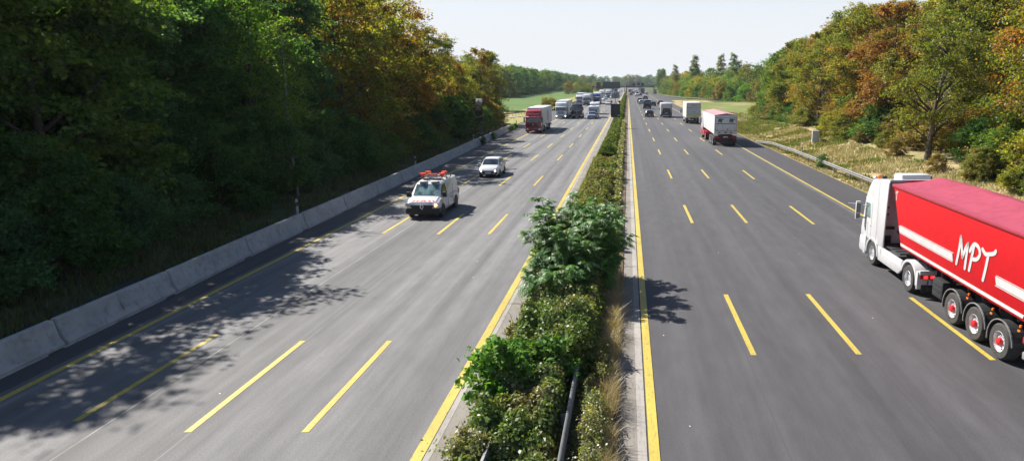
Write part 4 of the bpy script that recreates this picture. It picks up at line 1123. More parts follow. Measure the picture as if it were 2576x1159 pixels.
# ---- lorries
def lorry(name, label, cat, x, y, away, cab=WHITE, lower=None, visor=None, L=None, trailer='box', tcol=WHITE, top=None, sc=1.0, lit=False, spots=False, high=True, mast=None, group=None, length=16.2, pic=None, rot=0.0, plate_up=False, front_hi=3.72):
    """articulated lorry, or a bare tractor when trailer is None"""
    Lr = (length if trailer else 6.2)
    e = empty(name, (x, y + Lr * sc if away else y, 0.0), rot + (0 if away else math.pi), sc)
    tag(e, label, cat, group)
    cm = paint(cab, .3, coat=.5, dirt=.05)
    m_ = MB()
    hi = front_hi
    pr = [(0, .95), (.02, 1.35), (-.03, 1.62), (-.10, 1.9), (-.20, 2.58), (-.30, 2.78), (-.42, 2.98), (-.72, hi - .2), (-1.1, hi - .03), (-2.25, hi), (-2.28, 1.0), (-1.9, .98)]
    m_.prism(pr, -1.235, 1.235); cb = m_.build('cab', cm, e, bevel=.10, seg=3)
    m_ = MB(); lw = paint(lower, .35, coat=.3) if lower else cm
    m_.prism([(.03, .30), (.075, .42), (.075, .80), (.035, .98), (-.30, .98), (-.30, .30)], -1.24, 1.24)
    m_.box((1.12, -.42, .62), (.24, .5, .68)); m_.box((-1.12, -.42, .62), (.24, .5, .68)); m_.build('bumper', lw, e, bevel=.05)
    m_ = MB(); m_.slab([(-1.13, -.055, 1.82), (1.13, -.055, 1.82), (1.08, -.185, 2.58), (-1.08, -.185, 2.58)][::-1], .0) if False else m_.add(
        [(-1.15, -.045, 1.80), (1.15, -.045, 1.80), (1.12, -.172, 2.62), (-1.12, -.172, 2.62)], [(0, 1, 2, 3)])
    m_.build('windscreen', M['glass'], cb)
    vm = paint(visor, .3, coat=.5) if visor else M['black_plastic']
    m_ = MB(); m_.prism([(-.16, 2.60), (.02, 2.56), (.03, 2.62), (-.14, 2.74)], -1.12, 1.12); m_.build('sun_visor', vm, cb, bevel=.015)
    m_ = MB()
    for i in range(5): m_.box((0, .035 - .012 * max(0, i - 2), 1.08 + i * .13), (1.62 - .05 * i, .06, .075))
    m_.build('grille', paint((.10, .10, .105), .4) if (lower is None and cab[0] > .3 and cab[1] > .3) else M['black_plastic'], cb, bevel=.012)
    m_ = MB()
    m_.lathe([(.10, -.01), (.13, -.01), (.13, .015), (.10, .015)], (0, .055, 1.42), 'Y', 20)
    m_.build('emblem', M['chrome'], cb)
    m_ = MB(); m_.box((0, .082, .60), (1.5, .02, .20)); m_.build('air_intake', M['black_plastic'], e)
    m_ = MB(); m_.box((0, .098, .42), (.52, .02, .12)); m_.build('number_plate', M['plate'], e)
    for s in (-1, 1):
        m_ = MB(); m_.box((s * .98, .045, .68), (.40, .10, .20)); m_.build('headlight', M['lamp_clear'], e, bevel=.02)
        if lit:
            m_ = MB(); m_.lathe([(0, 0), (.08, 0), (.08, .03), (0, .04)], (s * 1.02, .09, .66), 'Y', 12); m_.build('lit_lamp', M['head_lit'], e)
        m_ = MB(); m_.prism([(-.42, 1.80), (-.30, 2.50), (-1.12, 2.50), (-1.12, 1.80)], s * 1.237, s * 1.243); m_.build('side_window', M['glass'], cb)
        m_ = MB(); m_.box((s * 1.42, -.10, 2.18), (.20, .16, .80)); m_.box((s * 1.32, -.16, 2.52), (.25, .05, .05)); m_.box((s * 1.32, -.16, 1.85), (.25, .05, .05)); m_.build('mirror', M['black_plastic'], cb, bevel=.03)
    if spots:
        m_ = MB(); m_.tube([(-1.05, -.36, 3.04), (1.05, -.36, 3.04)], .03, 6); lb = m_.build('lamp_bar', M['chrome'], cb)
        for xx in (-.75, -.27, .27, .75):
            m_ = MB(); m_.lathe([(.13, -.05), (.15, .02), (.14, .06), (0, .07)], (xx, -.30, 3.04), 'Y', 16); m_.build('spot_lamp', paint((.70, .16, .14), .2, coat=.4), lb, smooth=40)
    fm = M['dark_metal']
    m_ = MB(); m_.box((0, -3.2, .82), (.9, 5.7, .26)); m_.build('chassis', fm, e)
    for s in (-1, 1):
        m_ = MB(); m_.box((s * 1.0, -2.9, .66), (.46, 1.5, .62)); m_.build('fuel_tank', (lw if lower else M['grey_metal']), e, bevel=.05)
        wheel(e, s * 1.06, -1.35, .51, .32, 'chrome', None, False, s)
        wheel(e, s * 1.02, -5.05, .51, .50, 'chrome', None, False, s)
        m_ = MB(); m_.box((s * 1.05, -5.05, 1.10), (.5, 1.2, .05)); m_.build('mudguard', M['black_plastic'], e, bevel=.02)
    m_ = MB(); m_.box((0, -6.15, .62), (2.3, .06, .22)); m_.build('rear_panel', fm, e)
    if trailer:
        T0, T1 = -2.75, -Lr
        tm = paint(tcol, .38, coat=.2, dirt=.10)
        m_ = MB()
        if trailer == 'box':
            m_.box((0, (T0 + T1) / 2, 2.58), (2.55, T0 - T1, 2.80))
            tr = m_.build('trailer', tm, e, bevel=.03)
            m_ = MB()
            for yy in np.arange(T0 - .6, T1, -1.3): m_.box((1.279, yy, 2.6), (.012, .04, 2.7)); m_.box((-1.279, yy, 2.6), (.012, .04, 2.7))
            m_.box((1.283, (T0 + T1) / 2, 1.24), (.012, T0 - T1 - .04, .12)); m_.box((-1.283, (T0 + T1) / 2, 1.24), (.012, T0 - T1 - .04, .12))
            m_.build('side_rails', paint((.52, .53, .54), .4, metal=.3), tr)
            if pic:
                m_ = MB()
                for s in (-1, 1):
                    m_.add([(s * 1.292, T0 - 5.6, 1.6), (s * 1.292, T0 - 7.0, 1.6), (s * 1.292, T0 - 7.0, 3.0), (s * 1.292, T0 - 6.6, 3.5), (s * 1.292, T0 - 6.0, 3.5), (s * 1.292, T0 - 5.6, 3.0)], [(0, 1, 2, 3, 4, 5)])
                m_.build('side_picture', paint(pic, .5), tr)
            m_ = MB(); m_.box((0, T1 - .012, 2.58), (2.40, .02, 2.62)); m_.box((0, T1 - .026, 2.58), (.03, .02, 2.6)); m_.build('rear_door', tm, tr)
        m_ = MB(); m_.box((0, (T0 + T1) / 2 - 1.5, 1.08), (1.0, T0 - T1 - 4, .22)); m_.build('trailer_frame', fm, e)
        for k in range(3):
            for s in (-1, 1): wheel(e, s * 1.06, T1 + 3.0 + 1.31 * k, .50, .40, 'alloy', None, False, s)
        for s in (-1, 1):
            m_ = MB(); m_.box((s * 1.2, (T0 + T1) / 2 + .3, .78), (.04, 3.6, .50)); m_.build('side_guard', M['grey_metal'], e)
            m_ = MB(); m_.box((s * .98, T1 + .02, .86), (.44, .08, .16)); m_.build('taillight', M['tail_red'], e, bevel=.01)
        m_ = MB(); m_.box((0, T1 + .1, .62), (2.4, .12, .20)); m_.build('rear_bumper', fm, e, bevel=.01)
        m_ = MB(); m_.box((0, T1 + .02, .86), (.52, .05, .12)); m_.build('number_plate', M['plate'], e)
    return e
LT = 'lorries among the oncoming traffic'
lorry('lorry', 'dark red lorry with roof spot lamps pulling a white box trailer', 'lorry', -15.0, 103.2, False, (.26, .012, .02), visor=(.60, .09, .12), trailer='box', spots=True, group=LT, pic=(.36, .15, .11), tcol=(.66, .66, .66), sc=.97, length=15.0)
lorry('lorry', 'white lorry with lit headlamps and silver grille beside the black tractor', 'lorry', -15.0, 145.5, False, (.66, .69, .73), trailer='box', lit=True, group=LT, sc=.96, visor=WHITE)
blk = lorry('tractor_unit', 'black lorry tractor without trailer driving beside the white lorry', 'lorry', -11.6, 146.5, False, (.008, .008, .013), lower=(.008, .008, .01), trailer=None, group=LT, visor=(.03, .01, .03), sc=.97, front_hi=3.4)
m_ = MB(); m_.tube([(-.75, .13, .98), (-.55, .13, .70), (.55, .13, .70), (.75, .13, .98)], .035, 6); m_.tube([(-.75, .13, .98), (.75, .13, .98)], .035, 6); m_.build('bull_bar', M['chrome'], blk)
m_ = MB(); m_.box((0, .10, 1.72), (1.3, .02, .05)); m_.build('chrome_strip', M['chrome'], blk)
for k in range(3):
    m_ = MB(); m_.box((-.6 + .6 * k, -.40, 2.88), (.34, .06, .10)); m_.build('roof_sign', paint((.45, .08, .12), .4), blk)
lorry('lorry', 'white lorry with black windscreen and black grille, second row back', 'lorry', -14.9, 231, False, (.62, .62, .64), lower=(.02, .02, .022), visor=(.05, .05, .06), trailer='box', group=LT)
lorry('lorry', 'white lorry with blue cab on the outermost lane left of the black windscreened one', 'lorry', -18.6, 248, False, (.55, .57, .62), lower=(.07, .10, .22), visor=WHITE, trailer='box', group=LT, front_hi=3.3)
lorry('lorry', 'royal blue lorry cab with white roof behind the motorhome', 'lorry', -12.2, 246, False, (.03, .085, .30), visor=WHITE, trailer='box', group=LT)
lorry('lorry', 'white lorry with dark windscreen, leftmost under the gantry', 'lorry', -15.1, 360, False, (.72, .72, .72), trailer='box', group=LT, visor=WHITE)
lorry('lorry', 'white lorry with blue grey front under the gantry, beside the solar sign', 'lorry', -11.4, 352, False, (.50, .56, .62), lower=(.06, .08, .12), trailer='box', group=LT, visor=WHITE)
lorry('lorry', 'green lorry far beyond the gantry', 'lorry', -11.2, 552, False, (.06, .25, .14), trailer='box', tcol=(.20, .52, .38), group=LT, front_hi=3.3)
lorry('lorry', 'small white lorry far beyond the gantry, left of the green one', 'lorry', -14.6, 585, False, (.72, .72, .72), trailer='box', group=LT)

# ---- caravan, motorhomes
def caravan():
    e = empty('caravan', (-8.1, 149.8, 0), math.pi); tag(e, 'white caravan towed behind the grey blue car', 'caravan')
    m_ = MB(); m_.prism([(0, .55), (-.02, 1.35), (-.10, 1.9), (-.35, 2.5), (-.6, 2.58), (-5.4, 2.58), (-5.6, 2.4), (-5.65, .55), (-5.4, .42), (-.2, .42)], -1.15, 1.15); b = m_.build('body', M['white'], e, bevel=.07)
    m_ = MB(); m_.add([(-.82, .012, 1.25), (.82, .012, 1.25), (.80, -.06, 1.88), (-.80, -.06, 1.88)], [(0, 1, 2, 3)]); m_.build('front_window', M['glass'], b)
    m_ = MB(); m_.tube([(0, 1.2, .45), (.5, 0, .48)], .04, 6); m_.tube([(0, 1.2, .45), (-.5, 0, .48)], .04, 6); m_.build('drawbar', M['grey_metal'], e)
    m_ = MB(); m_.box((0, .15, .78), (1.5, .36, .5)); m_.build('gas_locker', M['white'], e, bevel=.05)
    for s in (-1, 1):
        wheel(e, s * 1.02, -2.7, .32, .2, 'alloy', None, False, s)
        m_ = MB(); m_.box((s * 1.155, -2.2, 1.6), (.02, 1.1, .55)); m_.build('side_window', M['glass'], b)
    m_ = MB(); m_.box((0, -2.7, 2.62), (.9, .7, .09)); m_.build('roof_hatch', M['white_matt'], b, bevel=.02)
caravan()
def motorhome(label, x, y, away, rear_dark=False, sc=1.0, alcove=True):
    L = 6.6
    e = empty('motorhome', (x, y + (L * sc if away else 0), 0), 0 if away else math.pi, sc); tag(e, label, 'motorhome', 'motorhomes')
    m_ = MB(); m_.prism([(0, .40), (.02, .85), (-.25, 1.12), (-.8, 1.25), (-1.45, 1.95), (-2.1, 1.98), (-2.1, .4)], -.98, .98); cb = m_.build('cab', M['white'], e, bevel=.06)
    m_ = MB(); m_.prism([(-.62, 2.0), (-.42, 2.2), (-.5, 2.6), (-1.0, 2.9), (-6.3, 2.95), (-6.6, 2.75), (-6.6, .55), (-2.1, .55), (-2.1, 1.96)], -1.14, 1.14); b = m_.build('body', M['white'], e, bevel=.07)
    m_ = MB(); m_.add([(-.86, -.80, 1.29), (.86, -.80, 1.29), (.80, -1.40, 1.93), (-.80, -1.40, 1.93)], [(0, 1, 2, 3)]); m_.v = [(a, q + .03, z + .03) for a, q, z in m_.v]; m_.build('windscreen', M['glass'], cb)
    for s in (-1, 1):
        wheel(e, s * .92, -.95, .34, .22, 'alloy', None, False, s); wheel(e, s * 1.0, -4.6, .34, .22, 'alloy', None, False, s)
        m_ = MB(); m_.box((s * .8, -.02, .82), (.3, .10, .2)); m_.build('headlight', M['lamp_clear'], cb, bevel=.02)
        m_ = MB(); m_.box((s * 1.145, -3.6, 1.8), (.02, 1.0, .55)); m_.build('side_window', M['glass'], b)
        m_ = MB(); m_.box((s * 1.16, -.95, 1.5), (.2, .12, .34)); m_.build('mirror', M['black_plastic'], cb, bevel=.03)
        m_ = MB(); m_.box((s * 1.0, -6.61, .80), (.18, .04, .30)); m_.build('taillight', M['tail_red'], b)
    m_ = MB(); m_.box((0, .03, .62), (1.3, .06, .3)); m_.build('grille', M['black_plastic'], cb, bevel=.02)
    if rear_dark:
        m_ = MB(); m_.slab([(-.98, -6.605, .72), (.98, -6.605, .72), (.98, -6.605, 1.05), (.66, -6.605, 1.88), (-.66, -6.605, 1.88), (-.98, -6.605, 1.05)], .012); m_.build('rear_panel', paint((.012, .016, .032), .25, coat=.5), b)
        m_ = MB(); m_.box((0, -6.63, 2.72), (.12, .08, .10)); m_.build('rear_camera', M['black_plastic'], b)
        m_ = MB(); m_.box((0, -6.62, .52), (2.1, .12, .26)); m_.build('rear_bumper', M['black_plastic'], b, bevel=.03)
        m_ = MB(); m_.box((0, -6.625, .92), (.52, .02, .11)); m_.build('number_plate', M['plate'], b)
    m_ = MB(); m_.box((.2, -2.6, 3.0), (.7, .7, .12)); m_.build('roof_hatch', M['white_matt'], b, bevel=.02)
    return e
motorhome('white motorhome with rounded alcove driving behind the caravan', -8.75, 166.5, False)
motorhome('white motorhome seen from behind with a dark panel across its tail', 8.35, 150.5, True, True, 1.12)

# ---- cars of the oncoming side
LC = 'cars among the oncoming traffic'
car('saloon_car', 'grey blue car towing the white caravan', 'car', -8.25, 144.2, False, 'suv', (.16, .20, .28), L=4.4, W=1.85, H=1.6, group=LC)
car('saloon_car', 'silver car with dark front near the red sign lamp', 'car', -7.6, 237, False, 'saloon', (.45, .47, .50), group=LC, H=1.5, W=1.9)
car('saloon_car', 'white car just right of the white lorry under the gantry', 'car', -12.0, 292, False, 'saloon', (.74, .74, .75), group=LC, W=1.9)
car('saloon_car', 'pale teal car close behind the white one under the gantry', 'car', -11.3, 313, False, 'suv', (.30, .40, .40), group=LC)
car('saloon_car', 'white car half hidden by the solar sign, right of its panel', 'car', -6.5, 385, False, 'saloon', (.66, .67, .70), group=LC, W=2.0, H=1.6)
car('saloon_car', 'silver car half hidden left of the solar panel', 'car', -8.9, 330, False, 'saloon', (.5, .51, .53), group=LC)
car('saloon_car', 'dark blue car far beyond the gantry', 'car', -13.4, 500, False, 'suv', (.025, .03, .10), group=LC, W=2.2)
car('saloon_car', 'white car far beyond the gantry right of the green lorry', 'car', -8.3, 545, False, 'suv', (.7, .7, .7), group=LC)
car('saloon_car', 'silver car farthest beyond the gantry near the median', 'car', -7.2, 590, False, 'suv', (.5, .52, .55), group=LC)
car('saloon_car', 'white estate far beyond the gantry beside the dark blue car', 'car', -16.2, 520, False, 'suv', (.7, .7, .7), group=LC)

# ---- traffic driving away
RC = 'cars driving away'
car('hatchback', 'black car driving away on the inner lanes, nearest of the cars', 'car', 4.6, 152.5, True, 'hatch', (.010, .010, .012), L=4.2, W=1.98, H=1.66, group=RC)
dv = car('panel_van', 'tall dark blue van behind the nearest black car', 'van', 5.3, 199, True, 'van', (.008, .013, .028), W=2.3, H=2.75, L=5.6, group=None)
car('hatchback', 'silver grey car left of the tall dark van', 'car', 4.25, 244, True, 'hatch', (.30, .31, .33), W=1.95, H=1.65, group=RC)
car('hatchback', 'dark people carrier ahead of the silver grey car', 'car', 4.1, 262, True, 'suv', (.012, .016, .022), W=2.1, H=1.95, group=RC)
car('hatchback', 'dark car close to the right of the tall van', 'car', 7.95, 224, True, 'suv', (.014, .018, .026), W=1.9, H=1.66, group=RC)
car('hatchback', 'pale car just ahead of the dark car right of the van', 'car', 8.0, 252, True, 'hatch', (.34, .38, .42), group=RC)
car('hatchback', 'dark red car with black rear window on the lane right of the van', 'car', 10.95, 238, True, 'suv', (.07, .012, .016), W=2.0, H=1.62, group=RC)
car('hatchback', 'dark off-roader with pale roof beyond the tall van', 'car', 7.35, 306, True, 'suv', (.06, .062, .066), W=2.1, H=1.9, group=RC)
car('hatchback', 'silver off-roader ahead of the dark off-roader', 'car', 7.6, 333, True, 'suv', (.44, .45, .47), W=2.1, H=1.9, group=RC)
car('hatchback', 'white car alone between the lanes before the far gantry', 'car', 4.15, 384, True, 'hatch', (.66, .66, .68), W=2.1, H=1.6, group=RC)
car('hatchback', 'dark red car right of the white car before the far gantry', 'car', 6.55, 406, True, 'hatch', (.12, .01, .02), W=2.0, H=1.6, group=RC)
car('hatchback', 'black car on the innermost lane before the far gantry', 'car', .95, 418, True, 'saloon', (.012, .012, .018), W=2.0, H=1.6, group=RC)
car('hatchback', 'silver people carrier on the outer lane before the far gantry', 'car', 10.7, 430, True, 'suv', (.42, .43, .45), W=2.1, H=1.9, group=RC)
car('hatchback', 'dark car second on the innermost lane', 'car', 2.3, 474, True, 'suv', (.02, .02, .03), W=2.0, H=1.8, group=RC)
car('panel_van', 'dark van farthest down the innermost lane', 'van', .25, 545, True, 'van', (.02, .02, .026), W=2.2, H=2.6, group=RC)
for i, (x, y, c, k, lb) in enumerate(((5.4, 470, (.03, .03, .05), 'suv', 'dark blue car beyond the far gantry'), (7.4, 500, (.55, .55, .57), 'suv', 'pale car beyond the far gantry'), (4.2, 560, (.5, .5, .52), 'hatch', 'silver car far beyond the far gantry'),
        (6.0, 610, (.6, .6, .6), 'suv', 'white car farthest down the middle lane'), (1.6, 640, (.3, .3, .32), 'suv', 'grey car farthest down the inner lane'), (8.6, 560, (.04, .04, .05), 'suv', 'black car far down the outer lane'), (3.2, 700, (.5, .5, .5), 'suv', 'last pale car before the road bend'))):
    car('hatchback', lb, 'car', x, y, True, k, c, group=RC)
lorry('lorry', 'white lorry with dark tail on the outer lane before the far gantry', 'lorry', 9.1, 462, True, (.6, .6, .62), tcol=(.10, .11, .14), group='lorries driving away')
lorry('lorry', 'grey lorry ahead of the dark tailed one', 'lorry', 8.3, 520, True, (.5, .5, .52), tcol=(.35, .38, .42), group='lorries driving away')

# ---- cream box lorry with yellow green bands
def box_lorry():
    sc = 1.13; L = 8.6
    e = empty('box_lorry', (12.3, 128 + L * sc, 0), 0, sc); tag(e, 'cream white box lorry with yellow and green bands across its rear doors', 'lorry', 'lorries driving away')
    m_ = MB(); m_.prism([(0, .9), (-.1, 1.9), (-.3, 2.7), (-.9, 2.9), (-1.7, 2.9), (-1.7, .9)], -1.15, 1.15); cb = m_.build('cab', M['white'], e, bevel=.08)
    m_ = MB(); m_.add([(-1.02, -.085, 1.85), (1.02, -.085, 1.85), (.98, -.27, 2.6), (-.98, -.27, 2.6)], [(0, 1, 2, 3)]); m_.build('windscreen', M['glass'], cb)
    cream = paint((.70, .69, .62), .4, dirt=.08)
    m_ = MB(); m_.box((0, -5.25, 2.28), (2.5, 6.7, 2.55)); bx = m_.build('box_body', cream, e, bevel=.03)
    m_ = MB(); m_.box((0, -8.61, 2.30), (2.34, .03, 2.30)); dr = m_.build('rear_door', paint((.60, .61, .60), .4, dirt=.1), bx)
    m_ = MB(); m_.box((0, -8.635, 2.72), (2.3, .02, .03)); m_.build('door_seam', M['dark_metal'], dr)
    Yl = paint((.62, .62, .05), .4); Gn = paint((.16, .30, .05), .4)
    m_ = MB(); m_.box((0, -8.638, 1.62), (2.3, .02, .15)); m_.box((-1.15, -8.638, 2.3), (.04, .022, 1.5)); m_.box((0, -8.638, 1.18), (1.7, .02, .12)); m_.build('yellow_bands', Yl, dr)
    m_ = MB()
    for x, z in ((.95, 3.10), (-.98, 1.95), (1.0, 1.95)):
        for a in range(6):
            an = a * math.pi / 3
            m_.slab([(x + .05 * math.cos(an + .4), -8.636, z + .05 * math.sin(an + .4)), (x + .2 * math.cos(an), -8.636, z + .2 * math.sin(an)), (x + .05 * math.cos(an - .4), -8.636, z + .05 * math.sin(an - .4))], .008)
    m_.build('flower_marks', Gn, dr)
    m_ = MB()
    for k in range(7): m_.box((-.42 + k * .15, -8.638, 3.10), (.11, .02, .13))
    for k in range(6): m_.box((-.28 + k * .12, -8.638, 1.98), (.09, .02, .11))
    m_.build('door_writing', paint((.33, .35, .36), .5), dr)
    m_ = MB(); m_.box((0, -8.45, .55), (2.3, .22, .26)); m_.box((0, -6, .85), (.9, 5, .25)); m_.build('rear_bumper', M['dark_metal'], e, bevel=.02)
    for s in (-1, 1):
        wheel(e, s * .98, -1.1, .46, .28, 'alloy', None, False, s); wheel(e, s * .95, -6.4, .46, .46, 'alloy', None, False, s)
        m_ = MB(); m_.box((s * .95, -8.57, .85), (.36, .06, .16)); m_.build('taillight', M['tail_red'], e, bevel=.01)
        m_ = MB(); m_.box((s * 1.5, -.25, 1.75), (.18, .14, .62)); m_.build('mirror', M['black_plastic'], cb, bevel=.03)
        m_ = MB(); m_.box((s * 1.2, -4.0, .7), (.05, 2.6, .4)); m_.build('side_guard', M['grey_metal'], e)
        m_ = MB(); m_.box((s * 1.12, -7.9, .62), (.35, .8, .5)); m_.build('pallet_box', M['dark_metal'], e, bevel=.02)
box_lorry()

# ---- tipper lorries
def strokes(mb, lines, rad, plane_x, sx, y0, z0, s):
    """hand-written strokes on the flank; (u, v): u runs towards the rear"""
    for ln in lines:
        k = len(ln); fine = []
        for i in range(k - 1):
            p0 = ln[max(i - 1, 0)]; p1 = ln[i]; p2 = ln[i + 1]; p3 = ln[min(i + 2, k - 1)]
            for t in np.linspace(0, 1, 7)[:(7 if i == k - 2 else 6)]:
                c = [.5 * ((2 * p1[j]) + (-p0[j] + p2[j]) * t + (2 * p0[j] - 5 * p1[j] + 4 * p2[j] - p3[j]) * t * t + (-p0[j] + 3 * p1[j] - 3 * p2[j] + p3[j]) * t ** 3) for j in (0, 1)]
                fine.append(c)
        n = len(fine); vs = []; fs = []
        for i in range(n):
            a = fine[max(i - 1, 0)]; b = fine[min(i + 1, n - 1)]
            d = np.array([b[0] - a[0], b[1] - a[1]]); d = d / (np.linalg.norm(d) + 1e-9); nn = np.array([-d[1], d[0]]) * rad
            for q in (1, -1):
                vs.append((plane_x, y0 - (fine[i][0] + q * nn[0]) * s, z0 + (fine[i][1] + q * nn[1]) * s))
        for i in range(n - 1): fs.append((2 * i, 2 * i + 1, 2 * i + 3, 2 * i + 2))
        mb.add(vs, fs)
        for c in (fine[0], fine[-1]):
            ring_ = [(plane_x, y0 - (c[0] + rad * math.cos(a)) * s, z0 + (c[1] + rad * math.sin(a)) * s) for a in np.linspace(0, 2 * math.pi, 13)[:-1]]
            ring_ = [(p[0] + sx * .0015, p[1], p[2]) for p in ring_]
            mb.add(ring_, [tuple(range(12))])

def text_mesh(txt, size, name, mat, parent, loc, rot):
    cu = bpy.data.curves.new(name, 'FONT'); cu.body = txt; cu.size = size; cu.align_x = 'CENTER'; cu.align_y = 'CENTER'; cu.extrude = .002
    o = bpy.data.objects.new(name, cu); C.objects.link(o)
    dg = bpy.context.evaluated_depsgraph_get()
    me = bpy.data.meshes.new_from_object(o.evaluated_get(dg)); C.objects.unlink(o); bpy.data.objects.remove(o)
    me.name = name; me.materials.clear(); me.materials.append(mat)
    o = link_mesh(name, me, parent, loc); o.rotation_euler = rot
    return o

def half_ring(mb, y, z, r0, r1, xa, xb, a0=0.0, a1=math.pi, n=14):
    """mudguard: a bent sheet over a wheel"""
    R0 = []; 
    for i in range(n + 1):
        a = a0 + (a1 - a0) * i / n
        R0.append([(xa, y + r0 * math.cos(a), z + r0 * math.sin(a)), (xb, y + r0 * math.cos(a), z + r0 * math.sin(a)), (xb, y + r1 * math.cos(a), z + r1 * math.sin(a)), (xa, y + r1 * math.cos(a), z + r1 * math.sin(a))])
    mb.loft(R0)

def red_tipper():
    # front axle y=27.6, drive axle 23.8, trailer axles 20.4 / 19.0 / 17.6 ; flank plane x=10.5
    X0 = 11.80; e = empty('tipper_lorry', (X0, 29.1, 0), R(.15)); tag(e, 'white lorry with long red tipper trailer under a pink tarpaulin, at the right edge', 'lorry')
    F = 29.1
    hw = 1.30
    W = M['white']
    # cab shell: a roof and two side walls leaving the hollow behind the sleeper open
    m_ = MB()
    pr = [(0, .98), (.03, 1.35), (-.05, 1.72), (-.14, 2.0), (-.30, 2.72), (-.42, 2.98), (-.62, 3.34), (-.95, 3.66), (-1.85, 3.80), (-1.86, .98)]
    m_.prism(pr, -hw, hw); cb = m_.build('cab', W, e, bevel=.11, seg=4)
    # side fairings and roof lip behind the cab
    for s in (-1, 1):
        m_ = MB(); m_.prism([(-1.84, 1.02), (-1.84, 3.76), (-2.62, 3.86), (-2.78, 3.76), (-2.62, 1.02)], s * hw, s * (hw - .07)); m_.build('side_fairing', W, cb, bevel=.03)
        m_ = MB(); m_.prism([(-1.88, 3.79), (-2.7, 3.875), (-2.72, 3.82), (-1.88, 3.72)], s * (hw - .08), s * .0) if s > 0 else m_.prism([(-1.88, 3.79), (-2.7, 3.875), (-2.72, 3.82), (-1.88, 3.72)], -(hw - .08), -.002)
        m_.build('roof_fairing', W, cb)
    m_ = MB(); m_.box((0, -1.875, 2.4), (2.40, .03, 2.5)); m_.build('cab_back_wall', paint((.50, .49, .52), .5, dirt=.2), cb)
    m_ = MB()
    m_.box((-.95, -1.93, 1.2), (.5, .1, .4)); m_.box((-.98, -1.92, 2.60), (.22, .06, .07)); m_.box((-.98, -1.92, 2.30), (.22, .06, .09)); m_.box((-.75, -1.92, 1.72), (.36, .06, .12))
    m_.tube([(-1.1, -1.95, 3.2), (-1.08, -2.0, 2.4), (-1.1, -1.98, 1.5)], .022, 6); m_.tube([(-.2, -1.95, 1.5), (.1, -2.2, 1.35), (.2, -2.7, 1.3)], .03, 6); m_.tube([(-.45, -1.95, 1.6), (-.3, -2.3, 1.3), (-.2, -2.9, 1.25)], .03, 6)
    m_.build('air_hoses', M['black_plastic'], cb)
    # front face
    m_ = MB(); m_.add([(-1.14, -.125, 1.92), (1.14, -.125, 1.92), (1.10, -.30, 2.68), (-1.10, -.30, 2.68)], [(0, 1, 2, 3)]); m_.v = [(a, b + .03, c) for a, b, c in m_.v]; m_.build('windscreen', M['glass'], cb)
    m_ = MB(); m_.prism([(-.26, 2.70), (.04, 2.66), (.05, 2.74), (-.26, 2.86)], -1.15, 1.15); m_.build('sun_visor', W, cb, bevel=.02)
    m_ = MB(); m_.prism([(.02, .32), (.10, .45), (.10, .85), (.02, 1.05), (-.42, 1.05), (-.55, .80), (-.42, .32)], -hw, hw); m_.build('bumper', W, e, bevel=.06)
    m_ = MB(); m_.box((0, .06, 1.4), (1.5, .05, .5)); m_.build('grille', M['black_plastic'], cb)
    for s in (-1, 1):
        m_ = MB(); m_.prism([(-.58, 1.96), (-.44, 2.58), (-.98, 2.60), (-1.06, 1.96)], s * (hw - .0), s * (hw + .006)); m_.build('side_window', M['glass_green'] if s < 0 else M['glass'], cb)
        m_ = MB(); m_.box((s * (hw + .004), -.82, 1.42), (.008, .012, .75)); m_.box((s * (hw + .004), -1.22, 1.9), (.008, .012, 1.6)); m_.box((s * (hw + .004), -1.0, 1.10), (.008, .5, .012)); m_.box((s * (hw + .008), -1.10, 1.66), (.016, .14, .05))
        for k in range(4): m_.box((s * (hw + .003), -1.1 + .02 * k, 2.98 + .085 * k), (.006, .55 - .05 * k, .016))
        m_.build('door_seams', paint((.38, .38, .39), .5), cb)
        m_ = MB(); m_.box((s * 1.60, -.30, 2.18), (.22, .13, .84)); m_.build('mirror', W, cb, bevel=.05)
        m_ = MB(); m_.box((s * 1.60, -.37, 2.30), (.17, .02, .42)); m_.box((s * 1.60, -.37, 1.93), (.17, .02, .2)); m_.build('mirror_glass', M['glass'], cb)
        m_ = MB(); m_.tube([(s * 1.27, -.5, 2.42), (s * 1.6, -.30, 2.42)], .028, 6); m_.tube([(s * 1.27, -.42, 1.86), (s * 1.6, -.30, 1.86)], .035, 6)
        if s < 0: m_.tube([(s * 1.62, -.25, 2.46), (s * 1.98, -.05, 2.46)], .018, 5)
        m_.build('mirror_arm', W, cb)
        # wheel arch, steps, side skirt
        m_ = MB(); half_ring(m_, -1.5, .52, .60, .68, s * (hw + .02), s * .86, R(-8), R(180)); m_.box((s * (hw - .12), -.62, .72), (.3, .30, .82)); m_.build('front_mudguard', W, e, bevel=.012)
        m_ = MB(); m_.lathe([(0, -.02), (.60, -.02), (.60, .02), (0, .02)], (s * .92, -1.5, .55), 'X', 20); m_.build('wheel_well', M['black_plastic'], e)
        m_ = MB(); m_.prism([(-2.14, 1.02), (-2.22, .42), (-4.35, .42), (-4.62, .62), (-4.62, 1.02)], s * (hw + .005), s * (hw - .10)); m_.build('side_skirt', W, e, bevel=.03)
        m_ = MB(); m_.box((s * (hw + .008), -3.2, .72), (.006, 2.0, .012)); m_.box((s * (hw + .008), -2.5, .85), (.006, .16, .22)); m_.build('skirt_seams', paint((.35, .35, .36), .5), e)
        m_ = MB(); half_ring(m_, -5.3, .52, .62, .72, s * (hw + .01), s * .68, R(12), R(186)); m_.prism([(-5.96, 1.0), (-6.02, .34), (-6.10, .34), (-6.10, 1.0)], s * (hw + .01), s * .80); m_.build('rear_mudguard', W, e, bevel=.015)
        m_ = MB(); m_.box((s * .95, -6.13, .98), (.62, .10, .16)); m_.build('lamp_shelf', W, e, bevel=.02)
